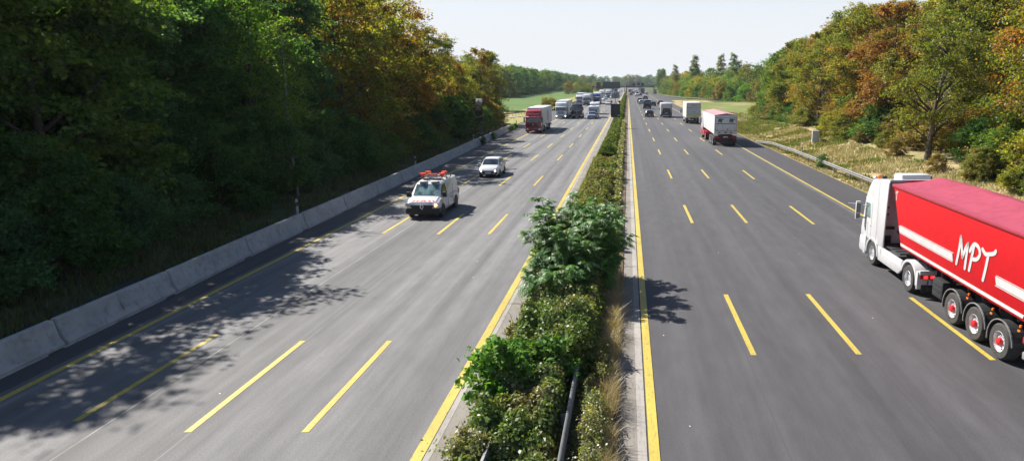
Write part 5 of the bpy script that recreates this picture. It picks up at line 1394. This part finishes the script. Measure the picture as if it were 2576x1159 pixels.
        m_ = MB(); m_.box((s * .95, -6.12, .82), (.58, .08, .15)); tl = m_.build('taillight', M['tail_red'], e, bevel=.015)
        m_ = MB(); m_.box((s * 1.03, -6.166, .82), (.14, .02, .10)); m_.box((s * .78, -6.166, .82), (.14, .02, .10)); m_.build('lit_lamp', M['tail_lit'], tl)
        wheel(e, s * (hw - .17), -1.5, .52, .32, 'chrome', None, True, s)
        wheel(e, s * (hw - .26), -5.3, .52, .54, 'chrome', None, True, s)
        m_ = MB(); m_.lathe([(.07, -.05), (.085, .0), (.07, .10), (0, .12)], (s * 1.02, -1.02, 3.74), 'Z', 14); m_.build('beacon', M['orange'], cb, smooth=40)
    m_ = MB(); m_.box((-.80, -1.0, 3.75), (.16, .14, .12)); m_.box((.98, -1.3, 3.78), (.2, .16, .1)); m_.build('lamp_socket', M['black_plastic'], cb, bevel=.02)
    m_ = MB(); m_.lathe([(0, -.10), (.07, -.08), (.105, 0), (.07, .08), (0, .10)], (-1.12, -.80, 3.68), 'Z', 16); m_.build('air_horn', M['chrome'], cb, smooth=60)
    m_ = MB(); m_.prism([(-.98, 3.66), (-1.06, 3.93), (-1.14, 3.95), (-1.85, 3.97), (-1.92, 3.76)], -.42, .78); m_.build('roof_cooler', M['white_matt'], cb, bevel=.03)
    # tractor frame between cab and trailer
    m_ = MB(); m_.box((0, -4.0, .92), (.95, 4.6, .22)); m_.box((0, -3.1, 1.10), (2.30, 1.9, .04)); m_.box((0, -5.3, 1.10), (1.6, 1.0, .12))
    for k in range(5): m_.box((0, -2.35 - .42 * k, 1.135), (2.26, .035, .03))
    m_.build('chassis', M['dark_metal'], e)
    m_ = MB(); m_.box((0, -6.13, .60), (1.9, .03, .16)); pl = m_.build('number_plate', M['plate'], e)
    m_ = MB(); m_.box((-.93, -6.149, .60), (.05, .01, .14)); m_.build('country_band', paint((.02, .06, .40), .4), pl)
    text_mesh('ST NP 300', .15, 'plate_writing', M['black_plastic'], pl, (-.5, -6.152, .60), (R(90), 0, 0))
    m_ = MB(); m_.box((0, -6.11, .36), (2.3, .02, .30)); mf = m_.build('mud_flap', M['black_plastic'], e)
    text_mesh('SCANIA', .20, 'flap_writing', paint((.10, .10, .105), .5), mf, (-.62, -6.124, .36), (R(90), 0, 0))
    # ---- trailer
    def ty(Y): return Y - F
    red = M['red']
    zt, zb = 3.77, 1.48
    fT, fB, rB, rT = ty(25.9), ty(24.72), ty(16.55), ty(15.9)
    m_ = MB(); m_.prism([(fB, zb), (fT, zt), (rT, zt), (rB, zb)], -hw + .012, hw - .012); tb = m_.build('tipper_body', red, e, bevel=.03)
    for s in (-1, 1):
        m_ = MB(); m_.prism([(fT + .03, zt - .10), (fT + .05, zt + .01), (rT - .03, zt + .01), (rT - .0, zt - .10)], s * (hw - .03), s * (hw + .02)); m_.build('top_rail', paint((.28, .02, .03), .4), tb, bevel=.012)
        m_ = MB(); xx = s * (hw + .002); xi = s * (hw - .016)
        for q_ in ([(ty(24.92), 2.06), (ty(25.03), 2.29), (ty(20.72), 2.29), (ty(20.62), 2.06)], [(ty(18.05), 2.06), (ty(18.15), 2.29), (ty(16.1), 2.29), (ty(16.3), 2.06)], [(ty(24.70), 1.56), (ty(24.75), 1.66), (ty(16.6), 1.66), (ty(16.65), 1.56)]):
            m_ = MB(); m_.prism(q_, xi, xx); m_.build('white_band', M['white_matt'], tb)
        for za, zb_ in ((2.02, 2.035), (2.315, 2.33)):
            m_ = MB(); m_.prism([(ty(24.9), za), (ty(24.9), zb_), (ty(20.65), zb_), (ty(20.65), za)], xi, xx); m_.build('pinstripe', M['white_matt'], tb)
            m_ = MB(); m_.prism([(ty(18.1), za), (ty(18.1), zb_), (ty(16.2), zb_), (ty(16.2), za)], xi, xx); m_.build('pinstripe', M['white_matt'], tb)
    # hand-written letters M P T on the flank facing the camera
    px = -(hw + .006)
    Ls = [[(.02, .04), (.10, .55), (.13, .98)], [(.13, .98), (.26, .62), (.36, .34)], [(.36, .34), (.50, .68), (.62, .86)], [(.62, .86), (.60, .48), (.585, .03)],
          [(.86, .05), (.92, .45), (.99, .86)], [(.78, .66), (.98, .93), (1.26, .90), (1.38, .70), (1.22, .50), (.92, .44)],
          [(1.50, .90), (1.70, .80), (1.95, .86), (2.16, .94), (2.22, 1.02)], [(1.86, .84), (1.80, .42), (1.72, -.02)]]
    m_ = MB(); strokes(m_, Ls, .066, px, -1, ty(20.40), 2.02, .96); m_.build('flank_letters', M['white_matt'], tb)
    m_ = MB(); strokes(m_, [[(0, .30), (.06, .36), (.2, .36)], [(.10, .35), (.09, .0)]], .03, px, -1, ty(25.55), 3.22, .9); m_.build('corner_letter', M['white_matt'], tb)
    # tarpaulin: low ridge, sagging between bows
    nx, ny = 13, 40
    vs = []; fs = []
    g = np.random.default_rng(3)
    for j in range(ny):
        f = j / (ny - 1); Y = fT + .06 + (rT - .06 - fT) * f
        for i in range(nx):
            u = -1 + 2 * i / (nx - 1)
            rid = max(0, 1 - abs(u - .18 - .1 * math.sin(f * 5)) / 1.05)
            front_ = min(1, f / .06)
            z = zt + .02 + (.12 + .20 * front_ + .05 * math.sin(f * 14) ** 2) * rid + .012 * math.sin(9 * u + 14 * f) * (1 - abs(u))
            vs.append((u * (hw + .005), Y, z))
    for j in range(ny - 1):
        for i in range(nx - 1):
            k = j * nx + i; fs.append((k, k + 1, k + nx + 1, k + nx))
    m_ = MB(); m_.add(vs, fs)
    for s, col in ((-1, 0), (1, nx - 1)):
        m_.add([(s * (hw + .008), vs[j * nx + col][1], vs[j * nx + col][2]) for j in range(ny)] + [(s * (hw + .028), vs[j * nx + col][1], zt - .035) for j in range(ny)], [(j, j + 1, j + 1 + ny, j + ny) for j in range(ny - 1)])
    m_.build('tarpaulin', M['tarp'], e, smooth=9)
    m_ = MB(); m_.tube([(-.95, fT + .12, zt + .06), (-.5, fT + .14, zt + .12), (.9, fT + .14, zt + .12), (1.2, fT + .12, zt + .04)], .022, 6); m_.build('front_hoop', red, tb)
    m_ = MB()
    for xx in (-.92, -.60):
        m_.tube([(xx, fB + .55, 1.25), (xx, fT - .38, 2.9)], .025, 6)
    for k in range(5): m_.tube([(-.92, fB + .55 + .11 * k, 1.38 + .30 * k), (-.60, fB + .55 + .11 * k, 1.38 + .30 * k)], .018, 5)
    m_.tube([(-.92, fB + .57, 1.32), (-.92, fB + .02, 1.5)], .02, 5)
    m_.build('ladder', red, e)
    m_ = MB(); m_.box((0, (fB + rB) / 2, 1.30), (1.1, fB - rB, .26)); m_.box((0, (fB + rB) / 2, 1.44), (2.2, fB - rB - .1, .05))
    for k in range(9): m_.box((0, fB - .4 - .9 * k, 1.36), (2.25, .08, .12))
    m_.build('trailer_frame', M['dark_metal'], e)
    m_ = MB(); m_.box((-1.0, ty(21.6), .82), (.46, .72, .62))
    for k in range(3): m_.box((-1.24, ty(21.6), .64 + .18 * k), (.03, .66, .03))
    m_.build('tool_box', M['black_plastic'], e, bevel=.025)
    m_ = MB(); m_.box((1.0, ty(21.6), .82), (.46, .72, .62)); m_.build('tool_box', M['black_plastic'], e, bevel=.025)
    m_ = MB(); m_.box((-.6, ty(22.5), 1.05), (.08, .08, .9)); m_.box((.6, ty(22.5), 1.05), (.08, .08, .9)); m_.build('support_leg', M['dark_metal'], e)
    for k, Y in enumerate((20.37, 18.98, 17.58)):
        for s in (-1, 1):
            wheel(e, s * (hw - .20), ty(Y), .53, .40, 'chrome', 'red_hub', True, s)
            m_ = MB(); half_ring(m_, ty(Y), .53, .60, .63, s * (hw - .01), s * .78, R(-14), R(176)); mg = m_.build('mudguard', M['black_plastic'], e)
            m_ = MB(); half_ring(m_, ty(Y), .53, .625, .655, s * (hw + .01), s * (hw - .03), R(-12), R(174)); m_.build('mudguard_rim', M['galv'], mg)
            m_ = MB(); m_.box((s * 1.12, ty(Y) - .62, 1.22), (.05, .05, .07)); m_.box((s * 1.2, ty(Y) - .70, 1.12), (.03, .10, .05)); m_.build('side_marker', M['orange'], mg)
        m_ = MB(); m_.tube([(-.95, ty(Y), .53), (.95, ty(Y), .53)], .075, 8); m_.build('axle', M['dark_metal'], e)
    m_ = MB(); m_.box((-.4, ty(19.7), 1.1), (.3, .9, .3)); m_.build('air_tank', paint((.50, .02, .05), .4), e, bevel=.08)
    for s in (-1, 1):
        m_ = MB(); m_.box((s * 1.0, ty(16.55), .98), (.5, .10, .18)); m_.build('taillight', M['tail_red'], e, bevel=.015)
    m_ = MB(); m_.box((0, ty(16.5), .55), (2.45, .16, .20)); m_.box((0, ty(16.7), .95), (2.2, .06, .3)); m_.build('rear_bumper', M['grey_metal'], e, bevel=.02)
red_tipper()

def white_tipper():
    sc = 1.13; L = 13.6
    x, y = 11.9, 82.3
    e = empty('tipper_lorry', (x, y + L * sc, 0), R(.2), sc); tag(e, 'red lorry with white tipper trailer under pale pink tarpaulin, dark shapes on its tail', 'lorry', None)
    rd = paint((.42, .012, .03), .35, coat=.4)
    m_ = MB(); m_.prism([(0, .95), (-.05, 1.7), (-.25, 2.7), (-.7, 3.3), (-1.9, 3.5), (-1.95, .95)], -1.24, 1.24); cb = m_.build('cab', M['white'], e, bevel=.09, seg=3)
    m_ = MB(); m_.prism([(.06, .32), (.06, 1.0), (-1.95, 1.5), (-1.95, .7), (-.5, .32)], -1.25, 1.25); m_.build('cab_skirt', rd, e, bevel=.04)
    m_ = MB(); m_.add([(-1.1, -.085, 1.85), (1.1, -.085, 1.85), (1.06, -.235, 2.62), (-1.06, -.235, 2.62)], [(0, 1, 2, 3)]); m_.build('windscreen', M['glass'], cb)
    for s in (-1, 1):
        m_ = MB(); m_.box((s * 1.42, -.2, 2.1), (.18, .14, .75)); m_.build('mirror', M['white'], cb, bevel=.03)
        m_ = MB(); m_.prism([(-.45, 1.85), (-.38, 2.5), (-1.05, 2.5), (-1.05, 1.85)], s * 1.24, s * 1.247); m_.build('side_window', M['glass'], cb)
        m_ = MB(); m_.prism([(-1.95, 1.0), (-1.95, 3.5), (-2.4, 3.55), (-2.4, 1.0)], s * 1.25, s * 1.19); m_.build('side_fairing', M['white'], cb)
        m_ = MB(); m_.box((s * 1.02, -3.0, .72), (.46, 1.9, .62)); m_.build('fuel_tank', rd, e, bevel=.06)
        wheel(e, s * 1.08, -1.4, .51, .32, 'chrome', None, True, s); wheel(e, s * 1.0, -5.1, .51, .5, 'chrome', None, True, s)
        m_ = MB(); half_ring(m_, -5.1, .51, .6, .66, s * 1.27, s * .72, R(8), R(172)); m_.build('mudguard', rd, e)
        for k in range(3):
            wheel(e, s * 1.08, -L + 1.35 + 1.31 * k, .51, .4, 'chrome', None, True, s)
        m_ = MB(); m_.box((s * .94, -L - .03, .92), (.42, .08, .20)); m_.build('taillight', M['tail_red'], e, bevel=.015)
    zb, zt = 1.45, 3.36
    m_ = MB(); m_.prism([(-3.3, zb), (-2.6, zt), (-L, zt), (-L, zb - .15)], -1.27, 1.27); tb = m_.build('tipper_body', paint((.72, .72, .72), .35, coat=.2, dirt=.08), e, bevel=.03)
    m_ = MB()
    for yy in np.arange(-5.4, -L, -2.6): m_.box((1.273, yy, 2.4), (.012, .03, 1.9)); m_.box((-1.273, yy, 2.4), (.012, .03, 1.9))
    m_.build('panel_joints', paint((.28, .28, .29), .5), tb)
    m_ = MB(); m_.prism([(-2.55, zt), (-L - .02, zt)] [::-1] + [(-2.55, zt + .02), (-L - .02, zt + .02)], -1.29, 1.29) if False else m_.add(
        [(-1.29, -2.55, zt + .01), (0, -2.55, zt + .27), (1.29, -2.55, zt + .01), (1.29, -L - .03, zt + .01), (0, -L - .03, zt + .20), (-1.29, -L - .03, zt + .01)], [(0, 1, 4, 5), (1, 2, 3, 4), (0, 2, 1), (3, 5, 4)])
    m_.build('tarpaulin', paint((.38, .21, .225), .7, dirt=.15, spec=.2), e)
    Y = -L - .006
    m_ = MB()
    for (cx, cz, sx_, sz_) in ((0, 3.08, 2.32, .035), (0, 1.68, 1.5, .035), (-1.16, 2.38, .035, 1.42), (1.16, 2.38, .035, 1.42)): m_.box((cx, Y - .008, cz), (sx_, .016, sz_))
    m_.build('red_frame', paint((.48, .02, .06), .4), tb)
    m_ = MB()
    for cx in (-.62, .62):
        m_.slab([(cx - .24, Y, 2.66), (cx + .16, Y, 2.64), (cx + .20, Y, 2.80), (cx + .40, Y, 2.90), (cx + .40, Y, 2.95), (cx + .2, Y, 2.92), (cx + .10, Y, 3.0), (cx - .18, Y, 3.0), (cx - .26, Y, 2.86)], .012)
        m_.box((cx - .2, Y - .008, 2.60), (.14, .016, .07)); m_.box((cx + .06, Y - .008, 2.60), (.22, .016, .07))
    m_.build('dark_shapes', paint((.12, .13, .13), .5), tb)
    m_ = MB()
    for k in range(13): m_.box((-.96 + .16 * k, Y - .008, 2.44), (.13, .016, .075))
    m_.build('tail_writing', paint((.03, .03, .032), .5), tb)
    m_ = MB(); m_.box((-.35, Y - .006, 2.0), (.012, .012, .85)); m_.box((-.98, Y - .01, 1.72), (.24, .02, .06)); m_.box((.98, Y - .01, 1.72), (.24, .02, .06)); m_.box((.2, Y - .02, 1.84), (.05, .04, .22)); m_.box((0, Y - .02, 1.50), (.3, .05, .10)); m_.box((.6, Y - .02, 1.50), (.25, .05, .08)); m_.box((-.7, Y - .02, 1.50), (.25, .05, .08))
    m_.build('door_locks', M['dark_metal'], tb)
    m_ = MB(); m_.box((0, -L + .03, .88), (2.42, .10, .52)); m_.build('rear_panel', paint((.09, .006, .012), .45), e, bevel=.02)
    m_ = MB(); m_.box((0, -L - .04, .48), (2.44, .14, .14)); m_.build('rear_bumper', M['dark_metal'], e, bevel=.02)
    m_ = MB(); m_.box((0, -L - .03, 1.0), (.52, .02, .12)); m_.build('number_plate', M['plate'], e)
    m_ = MB(); m_.box((0, -8.4, 1.18), (1.1, 9.8, .26)); m_.box((0, -4, .9), (.9, 4.5, .24)); m_.build('chassis', M['dark_metal'], e)
white_tipper()
# ------------------------------------------------------------------ plants of the median and the verges
def vnoise(x, y, s, seed=0):
    """smooth value noise"""
    g = np.random.default_rng(seed); T = g.uniform(0, 1, (64, 64))
    x = np.asarray(x) / s + 17.3; y = np.asarray(y) / s + 5.7
    xi = np.floor(x).astype(int); yi = np.floor(y).astype(int); fx = x - xi; fy = y - yi
    fx = fx * fx * (3 - 2 * fx); fy = fy * fy * (3 - 2 * fy)
    a = T[xi % 64, yi % 64]; b = T[(xi + 1) % 64, yi % 64]; c = T[xi % 64, (yi + 1) % 64]; d = T[(xi + 1) % 64, (yi + 1) % 64]
    return (a * (1 - fx) + b * fx) * (1 - fy) + (c * (1 - fx) + d * fx) * fy

MED = {
 'bramble': leafmat('bramble_leaf', (.085, .145, .036), (.165, .165, .065), patch=.52, nscale=1.1, gloss=.03, trans=.3, var=(.45, 1.7)),
 'hedge': leafmat('hedge_leaf', (.105, .15, .036), (.18, .17, .07), patch=.5, nscale=.5, trans=.3),
 'far_hedge': leafmat('far_hedge_leaf', (.085, .125, .022), (.10, .13, .03), patch=.5, nscale=.3, trans=.3),
 'weed': leafmat('silvery_weed_leaf', (.14, .17, .075), (.20, .20, .10), patch=.5, nscale=1.2, gloss=.04),
 'straw': leafmat('dry_straw', (.36, .31, .20), (.28, .235, .14), patch=.5, nscale=.8, trans=.25, gloss=.05),
 'ailanthus': leafmat('pinnate_leaf', (.05, .145, .030), (.09, .20, .036), patch=.5, nscale=.9, gloss=.05, rough=.45, trans=.34, var=(.6, 1.5)),
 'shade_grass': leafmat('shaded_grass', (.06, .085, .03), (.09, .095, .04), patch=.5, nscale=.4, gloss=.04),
 'broadleaf': leafmat('broad_glossy_leaf', (.06, .155, .028), (.10, .20, .034), patch=.5, nscale=1.2, gloss=.02, rough=.5, trans=.35),
}

def thicket(name, label, cat, mat, n, xf, y0, y1, hf, leaf, seed, ypow=1.0, thick=.45, kind='stuff', gaps=0):
    g = np.random.default_rng(seed)
    y = y0 + (y1 - y0) * g.uniform(0, 1, n) ** ypow
    a, b = xf(y)
    u = g.uniform(0, 1, n)
    x = a + (b - a) * u
    h = hf(x, y, u)
    # leaves sit in a skin of clumps near the surface
    z = h * (1 - thick * g.uniform(0, 1, n) ** 1.6) + g.normal(0, .03, n)
    z = np.maximum(z, .05)
    e1 = .05
    hx = (hf(x + e1, y, u) - hf(x - e1, y, u)) / .1; hy = (hf(x, y + e1, u) - hf(x, y - e1, u)) / .1
    N_ = np.stack([-hx, -hy, np.ones(n)], 1) * .7 + g.normal(size=(n, 3)) * .55
    x = x + g.normal(0, .06, n); y = y + g.normal(0, .06, n)
    if gaps:
        k = vnoise(x, y, .55, 77) * .6 + vnoise(x, y, .2, 78) * .4 > gaps
        x, y, z, N_ = x[k], y[k], z[k], N_[k]
    me = leaves_mesh(name, np.stack([x, y, z], 1), N_, leaf(y) if callable(leaf) else leaf, mat, .72)
    o = link_mesh(name, me); tag(o, label, cat, kind=kind)
    return o
def clump(x, y, s1=1.1, s2=.42):
    v = .52 * vnoise(x, y, s1, 1) + .34 * vnoise(x, y, s2, 2) + .14 * vnoise(x, y, .17, 3)
    return np.clip((v - .5) * 1.75 + .5, 0, 1.3)
def edge(u, w_=.18): return np.clip(np.minimum(u, 1 - u) / w_, 0.12, 1) ** .6
# nearest stretch: brambles over the two guard rails
thicket('bramble_thicket', 'dense bramble thicket covering the near median around the guard rails', 'bramble', MED['bramble'], 105000,
        lambda y: (-3.35 - .25 * vnoise(y * 0, y, 1.4, 8) + .1, -1.46 + .45 * sstep(15.0, 17, y) + .3 * (y > 15.6) * vnoise(y * 0, y, 1.6, 9) + .0 * y), 8.5, 24.5,
        lambda x, y, u: (.26 + .40 * sstep(12.5, 15, y) + .95 * clump(x, y)) * edge(u, .12), .095, 21)
thicket('median_hedge', 'brownish green hedge growing along the median beyond the big shrub', 'hedge', MED['hedge'], 70000,
        lambda y: (-3.25 + .0 * y - .2 * vnoise(y * 0, y, 2.2, 10), -.95 + .0 * y), 24, 66,
        lambda x, y, u: (.42 + 1.0 * clump(x, y, 1.7, .55)) * edge(u, .22), lambda y: .11 + .0016 * (y - 25), 22, 1.25)
thicket('median_hedge', 'bright green hedge strip running down the far median', 'hedge', MED['far_hedge'], 60000,
        lambda y: (-3.3 + .0 * y, -1.0 - .0028 * y), 64, 420,
        lambda x, y, u: (.55 + 1.1 * clump(x, y, 2.6, .9)) * edge(u, .25), lambda y: .17 + .0011 * (y - 64), 23, 2.0)
thicket('weeds', 'silvery seeding weeds on the right side of the median', 'weeds', MED['weed'], 26000,
        lambda y: (-1.20 + .0 * y, -.42 - .0035 * y), 8.5, 17.5,
        lambda x, y, u: (.10 + .95 * clump(x, y, .9, .3)) * edge(u, .45), .062, 24, 1.0, .85, gaps=.41)
thicket('weeds', 'grey green weeds along the dark carriageway side of the median', 'weeds', MED['weed'], 30000,
        lambda y: (-1.15 - .0025 * y, -.45 - .0035 * y), 30, 130,
        lambda x, y, u: (.25 + .65 * clump(x, y, 1.6, .5)) * edge(u), lambda y: .09 + .001 * y, 25, 1.7, .7, gaps=.40)

def blades(name, label, cat, mat, x, y, z, h, w_, seed, lean=.35):
    """tapering grass blades, two segments each"""
    g = np.random.default_rng(seed); n = len(x)
    a = g.uniform(0, 2 * np.pi, n); d = np.stack([np.cos(a), np.sin(a), np.zeros(n)], 1)
    b = g.uniform(0, 2 * np.pi, n); ln = np.stack([np.cos(b), np.sin(b), np.zeros(n)], 1) * (h * lean * g.uniform(.2, 1.4, n))[:, None]
    P = np.stack([x, y, z], 1)
    ww = (w_ * g.uniform(.6, 1.3, n))[:, None] * .5
    up = np.array([0, 0, 1.0]) * h[:, None]
    v0 = P - d * ww; v1 = P + d * ww
    v2 = P + up * .6 + ln * .4 + d * ww * .7; v3 = P + up * .6 + ln * .4 - d * ww * .7
    v4 = P + up * .97 + ln * 1.1
    V = np.stack([v0, v1, v2, v3, v4], 1).reshape(-1, 3)
    base = np.arange(n)[:, None] * 5
    loops = np.concatenate([base + np.array([[0, 1, 2, 3]]), base + np.array([[3, 2, 4]])], 1).ravel()
    st = (np.arange(n)[:, None] * 7 + np.array([[0, 4]])).ravel(); tot = np.tile([4, 3], n)
    me = bpy.data.meshes.new(name)
    me.vertices.add(5 * n); me.vertices.foreach_set('co', V.astype(np.float32).ravel())
    me.loops.add(7 * n); me.loops.foreach_set('vertex_index', loops.astype(np.int32))
    me.polygons.add(2 * n); me.polygons.foreach_set('loop_start', st.astype(np.int32)); me.polygons.foreach_set('loop_total', tot.astype(np.int32))
    me.update(calc_edges=True); me.materials.append(mat)
    o = link_mesh(name, me); tag(o, label, cat, kind='stuff')
    return o
g = np.random.default_rng(5)
# straw grass along the median edge
n = 9000; y = 8.5 + 17 * g.uniform(0, 1, n); cl_ = vnoise(y * 0, y, .55, 31)
x = -.62 - .0035 * y + g.normal(0, .10, n) + .18 * cl_
keep = cl_ > .32
blades('dry_grass', 'tufts of dry straw grass leaning over the median edge strip', 'grass', MED['straw'], x[keep], y[keep], np.full(keep.sum(), .05), .22 + .45 * cl_[keep] * g.uniform(.5, 1.2, keep.sum()), np.full(keep.sum(), .012), 32, .7)
n = 7000; y = 8.5 + 60 * g.uniform(0, 1, n) ** 1.5; x = np.where(g.uniform(0, 1, n) < .5, -3.5 + g.normal(0, .10, n), -.75 - .003 * y + g.normal(0, .14, n))
blades('green_grass', 'thin green grass fringing the median planting', 'grass', MED['hedge'], x, y, np.full(n, .05), g.uniform(.12, .45, n), np.full(n, .014) + .0004 * y, 33, .6)
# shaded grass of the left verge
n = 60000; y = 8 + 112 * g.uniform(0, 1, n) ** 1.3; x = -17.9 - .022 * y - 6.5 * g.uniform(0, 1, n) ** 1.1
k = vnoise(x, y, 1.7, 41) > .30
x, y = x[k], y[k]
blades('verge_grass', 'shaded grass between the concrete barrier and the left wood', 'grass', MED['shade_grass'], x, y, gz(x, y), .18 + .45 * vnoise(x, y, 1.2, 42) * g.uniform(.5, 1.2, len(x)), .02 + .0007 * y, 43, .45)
# dry grass of the right verge
n = 90000; y = 20 + 150 * g.uniform(0, 1, n) ** 1.35; x = 17.25 - SL * y + 8.5 * g.uniform(0, 1, n) ** 1.15 + np.clip((y - 95) * .05, 0, 4) * g.uniform(0, 1, n)
k = vnoise(x, y, 1.6, 51) > .16
x, y = x[k], y[k]; gr_ = vnoise(x, y, 4.0, 52) + np.clip((y - 60) / 120, -.15, .35) + np.where(x < 18.6, -.1, .0)
is_g = gr_ > .62
hh = .12 + .42 * vnoise(x, y, 1.1, 53) * g.uniform(.5, 1.2, len(x)) * np.clip((x - 16.6) / 2.0, .35, 1)
blades('verge_grass', 'dry straw coloured grass on the sunlit right verge', 'grass', MED['straw'], x[~is_g], y[~is_g], gz(x[~is_g], y[~is_g]), hh[~is_g], .018 + .0007 * y[~is_g], 54, .6)
blades('verge_grass', 'green grass patches on the sunlit right verge', 'grass', MED['hedge'], x[is_g], y[is_g], gz(x[is_g], y[is_g]), hh[is_g], .018 + .0007 * y[is_g], 55, .5)

# ---- big pinnate shrubs
def frond_mesh(name, stems, seed, n, mat, Lr=(.55, .95)):
    """fronds: an arching midrib with paired narrow leaflets"""
    g = np.random.default_rng(seed)
    Vs = []; ks = 0
    m_ = MB()
    out = []
    for q in range(n):
        sidx = int(g.integers(0, len(stems))); P = stems[sidx]
        t = g.uniform(.12, 1.0) ** .8; f = t * (len(P) - 1); i = min(int(f), len(P) - 2); p = P[i].lerp(P[i + 1], f - i)
        a = g.uniform(0, 6.283); L = g.uniform(*Lr) * (1.15 - .35 * t)
        el = g.uniform(-.15, .75) + .25 * t
        d = Vector((math.cos(a) * math.cos(el), math.sin(a) * math.cos(el), math.sin(el)))
        side = d.cross(Vector((0, 0, 1))).normalized()
        k = 13
        rib = []
        for j in range(k + 1):
            s = j / k
            rib.append(p + d * (L * s) + Vector((0, 0, -1)) * (L * .55 * s * s))
        m_.add([rib[0] + side * .006, rib[0] - side * .006, rib[k // 2] - side * .005, rib[k // 2] + side * .005], [(0, 1, 2, 3)])
        m_.add([rib[k // 2] + side * .005, rib[k // 2] - side * .005, rib[k]], [(0, 1, 2)])
        for j in range(2, k + 1):
            tan = (rib[j] - rib[j - 1]).normalized(); s = j / k
            ll = L * .25 * math.sin(math.pi * min(1, .25 + .72 * s)) + .02; wd = ll * .30
            for sg in (-1, 1):
                dd = (side * sg * .92 + tan * .38 + Vector((0, 0, -.28 + g.uniform(-.22, .15)))).normalized()
                nn = dd.cross(tan).normalized()
                wv = nn.cross(dd).normalized() * wd * .5
                b0 = rib[j]; mid = b0 + dd * ll * .42; tip = b0 + dd * ll + Vector((0, 0, -ll * .15))
                out.append((b0, mid + wv, tip, mid - wv))
    for a_, b_, c_, d_ in out: m_.add([a_, b_, c_, d_], [(0, 1, 2, 3)])
    return m_.mesh(name, mat)
def pinnate_shrub(label, x, y, H, spread, nst, nfr, seed, mat='ailanthus', lean=(0, 0), Lr=(.55, .95)):
    g = np.random.default_rng(seed)
    e = empty('pinnate_shrub', (x, y, .05)); tag(e, label, 'shrub', 'pinnate leaved shrubs of the median')
    stems = []
    m_ = MB()
    for i in range(nst):
        a = i * 2.4 + g.uniform(-.3, .3); r_ = spread * g.uniform(.25, 1.0) ** .7; h = H * g.uniform(.62, 1.0) * (1 - .22 * r_ / spread)
        tip = Vector((math.cos(a) * r_ + lean[0], math.sin(a) * r_ + lean[1], h))
        b0 = Vector((math.cos(a) * .18, math.sin(a) * .18, -.1))
        pts = [b0, b0.lerp(tip, .35) + Vector((-.05, 0, .25)), b0.lerp(tip, .7) + Vector((0, 0, .2)), tip]
        stems.append(pts); m_.tube(pts, [.035, .028, .02, .007], 6)
    m_.build('stems', BARK, e, smooth=60)
    link_mesh('foliage', frond_mesh('foliage', stems, seed + 1, nfr, MED[mat], Lr), e)
    return e
pinnate_shrub('big dark pinnate leaved shrub arching over the median toward the pale carriageway', -2.2, 23.9, 4.0, 2.0, 24, 1100, 61, lean=(-.10, .1))
pinnate_shrub('lower pinnate leaved shrub in front of the big one, near the guard rail end', -2.65, 21.8, 2.3, 1.35, 12, 380, 62)
pinnate_shrub('fresh green pinnate leaved shrub on the dark carriageway side of the big one', -.95, 25.6, 3.2, .85, 11, 360, 63, lean=(.1, 0), Lr=(.45, .75))
pinnate_shrub('small bright pinnate leaved sapling below the fresh green shrub', -1.0, 23.0, 2.1, .45, 6, 130, 64, Lr=(.4, .65))
# ---- broad leaved bush
g = np.random.default_rng(71)
def leafy_bush(label, x, y, H, Rr, n, leaf, mat, seed, name='broadleaf_bush', group=None):
    cm, Cn, rb = crown('foliage', seed, H, Rr, .15, 22, n, leaf, mat, 'round', .40, .85)
    m_ = MB()
    for q in range(0, 22, 2):
        c = Vector(Cn[q]); m_.tube([(0.1 * math.cos(q), .1 * math.sin(q), -.1), (c.x * .35, c.y * .35, c.z * .55), c], [.025, .018, .006], 5)
    e = empty(name, (x, y, .05)); tag(e, label, 'bush', group)
    m_.build('stems', BARK, e, smooth=60); link_mesh('foliage', cm, e)
leafy_bush('broad leaved dark green bush pushing out toward the pale carriageway in the near median', -2.95, 14.4, 1.75, .82, 3600, .19, MED['broadleaf'], 72)
leafy_bush('low broad leaved bush right behind the near one, deep in the brambles', -2.1, 15.3, 1.45, .70, 2600, .17, MED['broadleaf'], 73)
leafy_bush('pale dusty weed bush at the bottom edge left of the guard rail', -3.25, 11.9, .85, .55, 4200, .075, MED['weed'], 74, 'weed_bush')
leafy_bush('reddish twiggy weed leaning over the pale edge strip', -3.25, 17.6, 1.0, .38, 900, .08, LEAF['tan'], 75, 'weed_bush')
# small plants growing at the foot of the concrete barrier
for k, (x, y) in enumerate(((-18.85, 83.5), (-19.1, 91.0), (-19.6, 108), (-19.75, 113))):
    leafy_bush(['dark weed sprouting at a barrier joint', 'second dark weed at the barrier foot', 'green weed near the barrier end', 'green weed clump at the very end of the barrier'][k], x + .35, y, 1.0 if k < 2 else .9, .42, 700, .16, LEAF['dark'], 80 + k, 'weed_bush')
leafy_bush('grey green weed growing through the right guard rail', 17.75, 60.5, 1.2, .55, 1600, .12, LEAF['blue'], 91, 'weed_bush')
leafy_bush('green weed at the foot of the white cabinet', 23.2, 79.4, 1.0, .6, 1200, .14, LEAF['mid'], 92, 'weed_bush')

# ------------------------------------------------------------------ summer haze: far things fade
hm = bpy.data.materials.new('haze'); hm.use_nodes = True
hn = hm.node_tree; hn.nodes.remove(hn.nodes['Principled BSDF'])
pv = hn.nodes.new('ShaderNodeVolumePrincipled')
pv.inputs['Color'].default_value = (.80, .88, 1.0, 1); pv.inputs['Density'].default_value = .00011; pv.inputs['Anisotropy'].default_value = .0
hn.links.new(pv.outputs[0], hn.nodes['Material Output'].inputs['Volume'])
m_ = MB(); m_.box((0, 1000, 14.5), (1400, 2400, 33)); hz = m_.build('haze', hm); hz['kind'] = 'stuff'
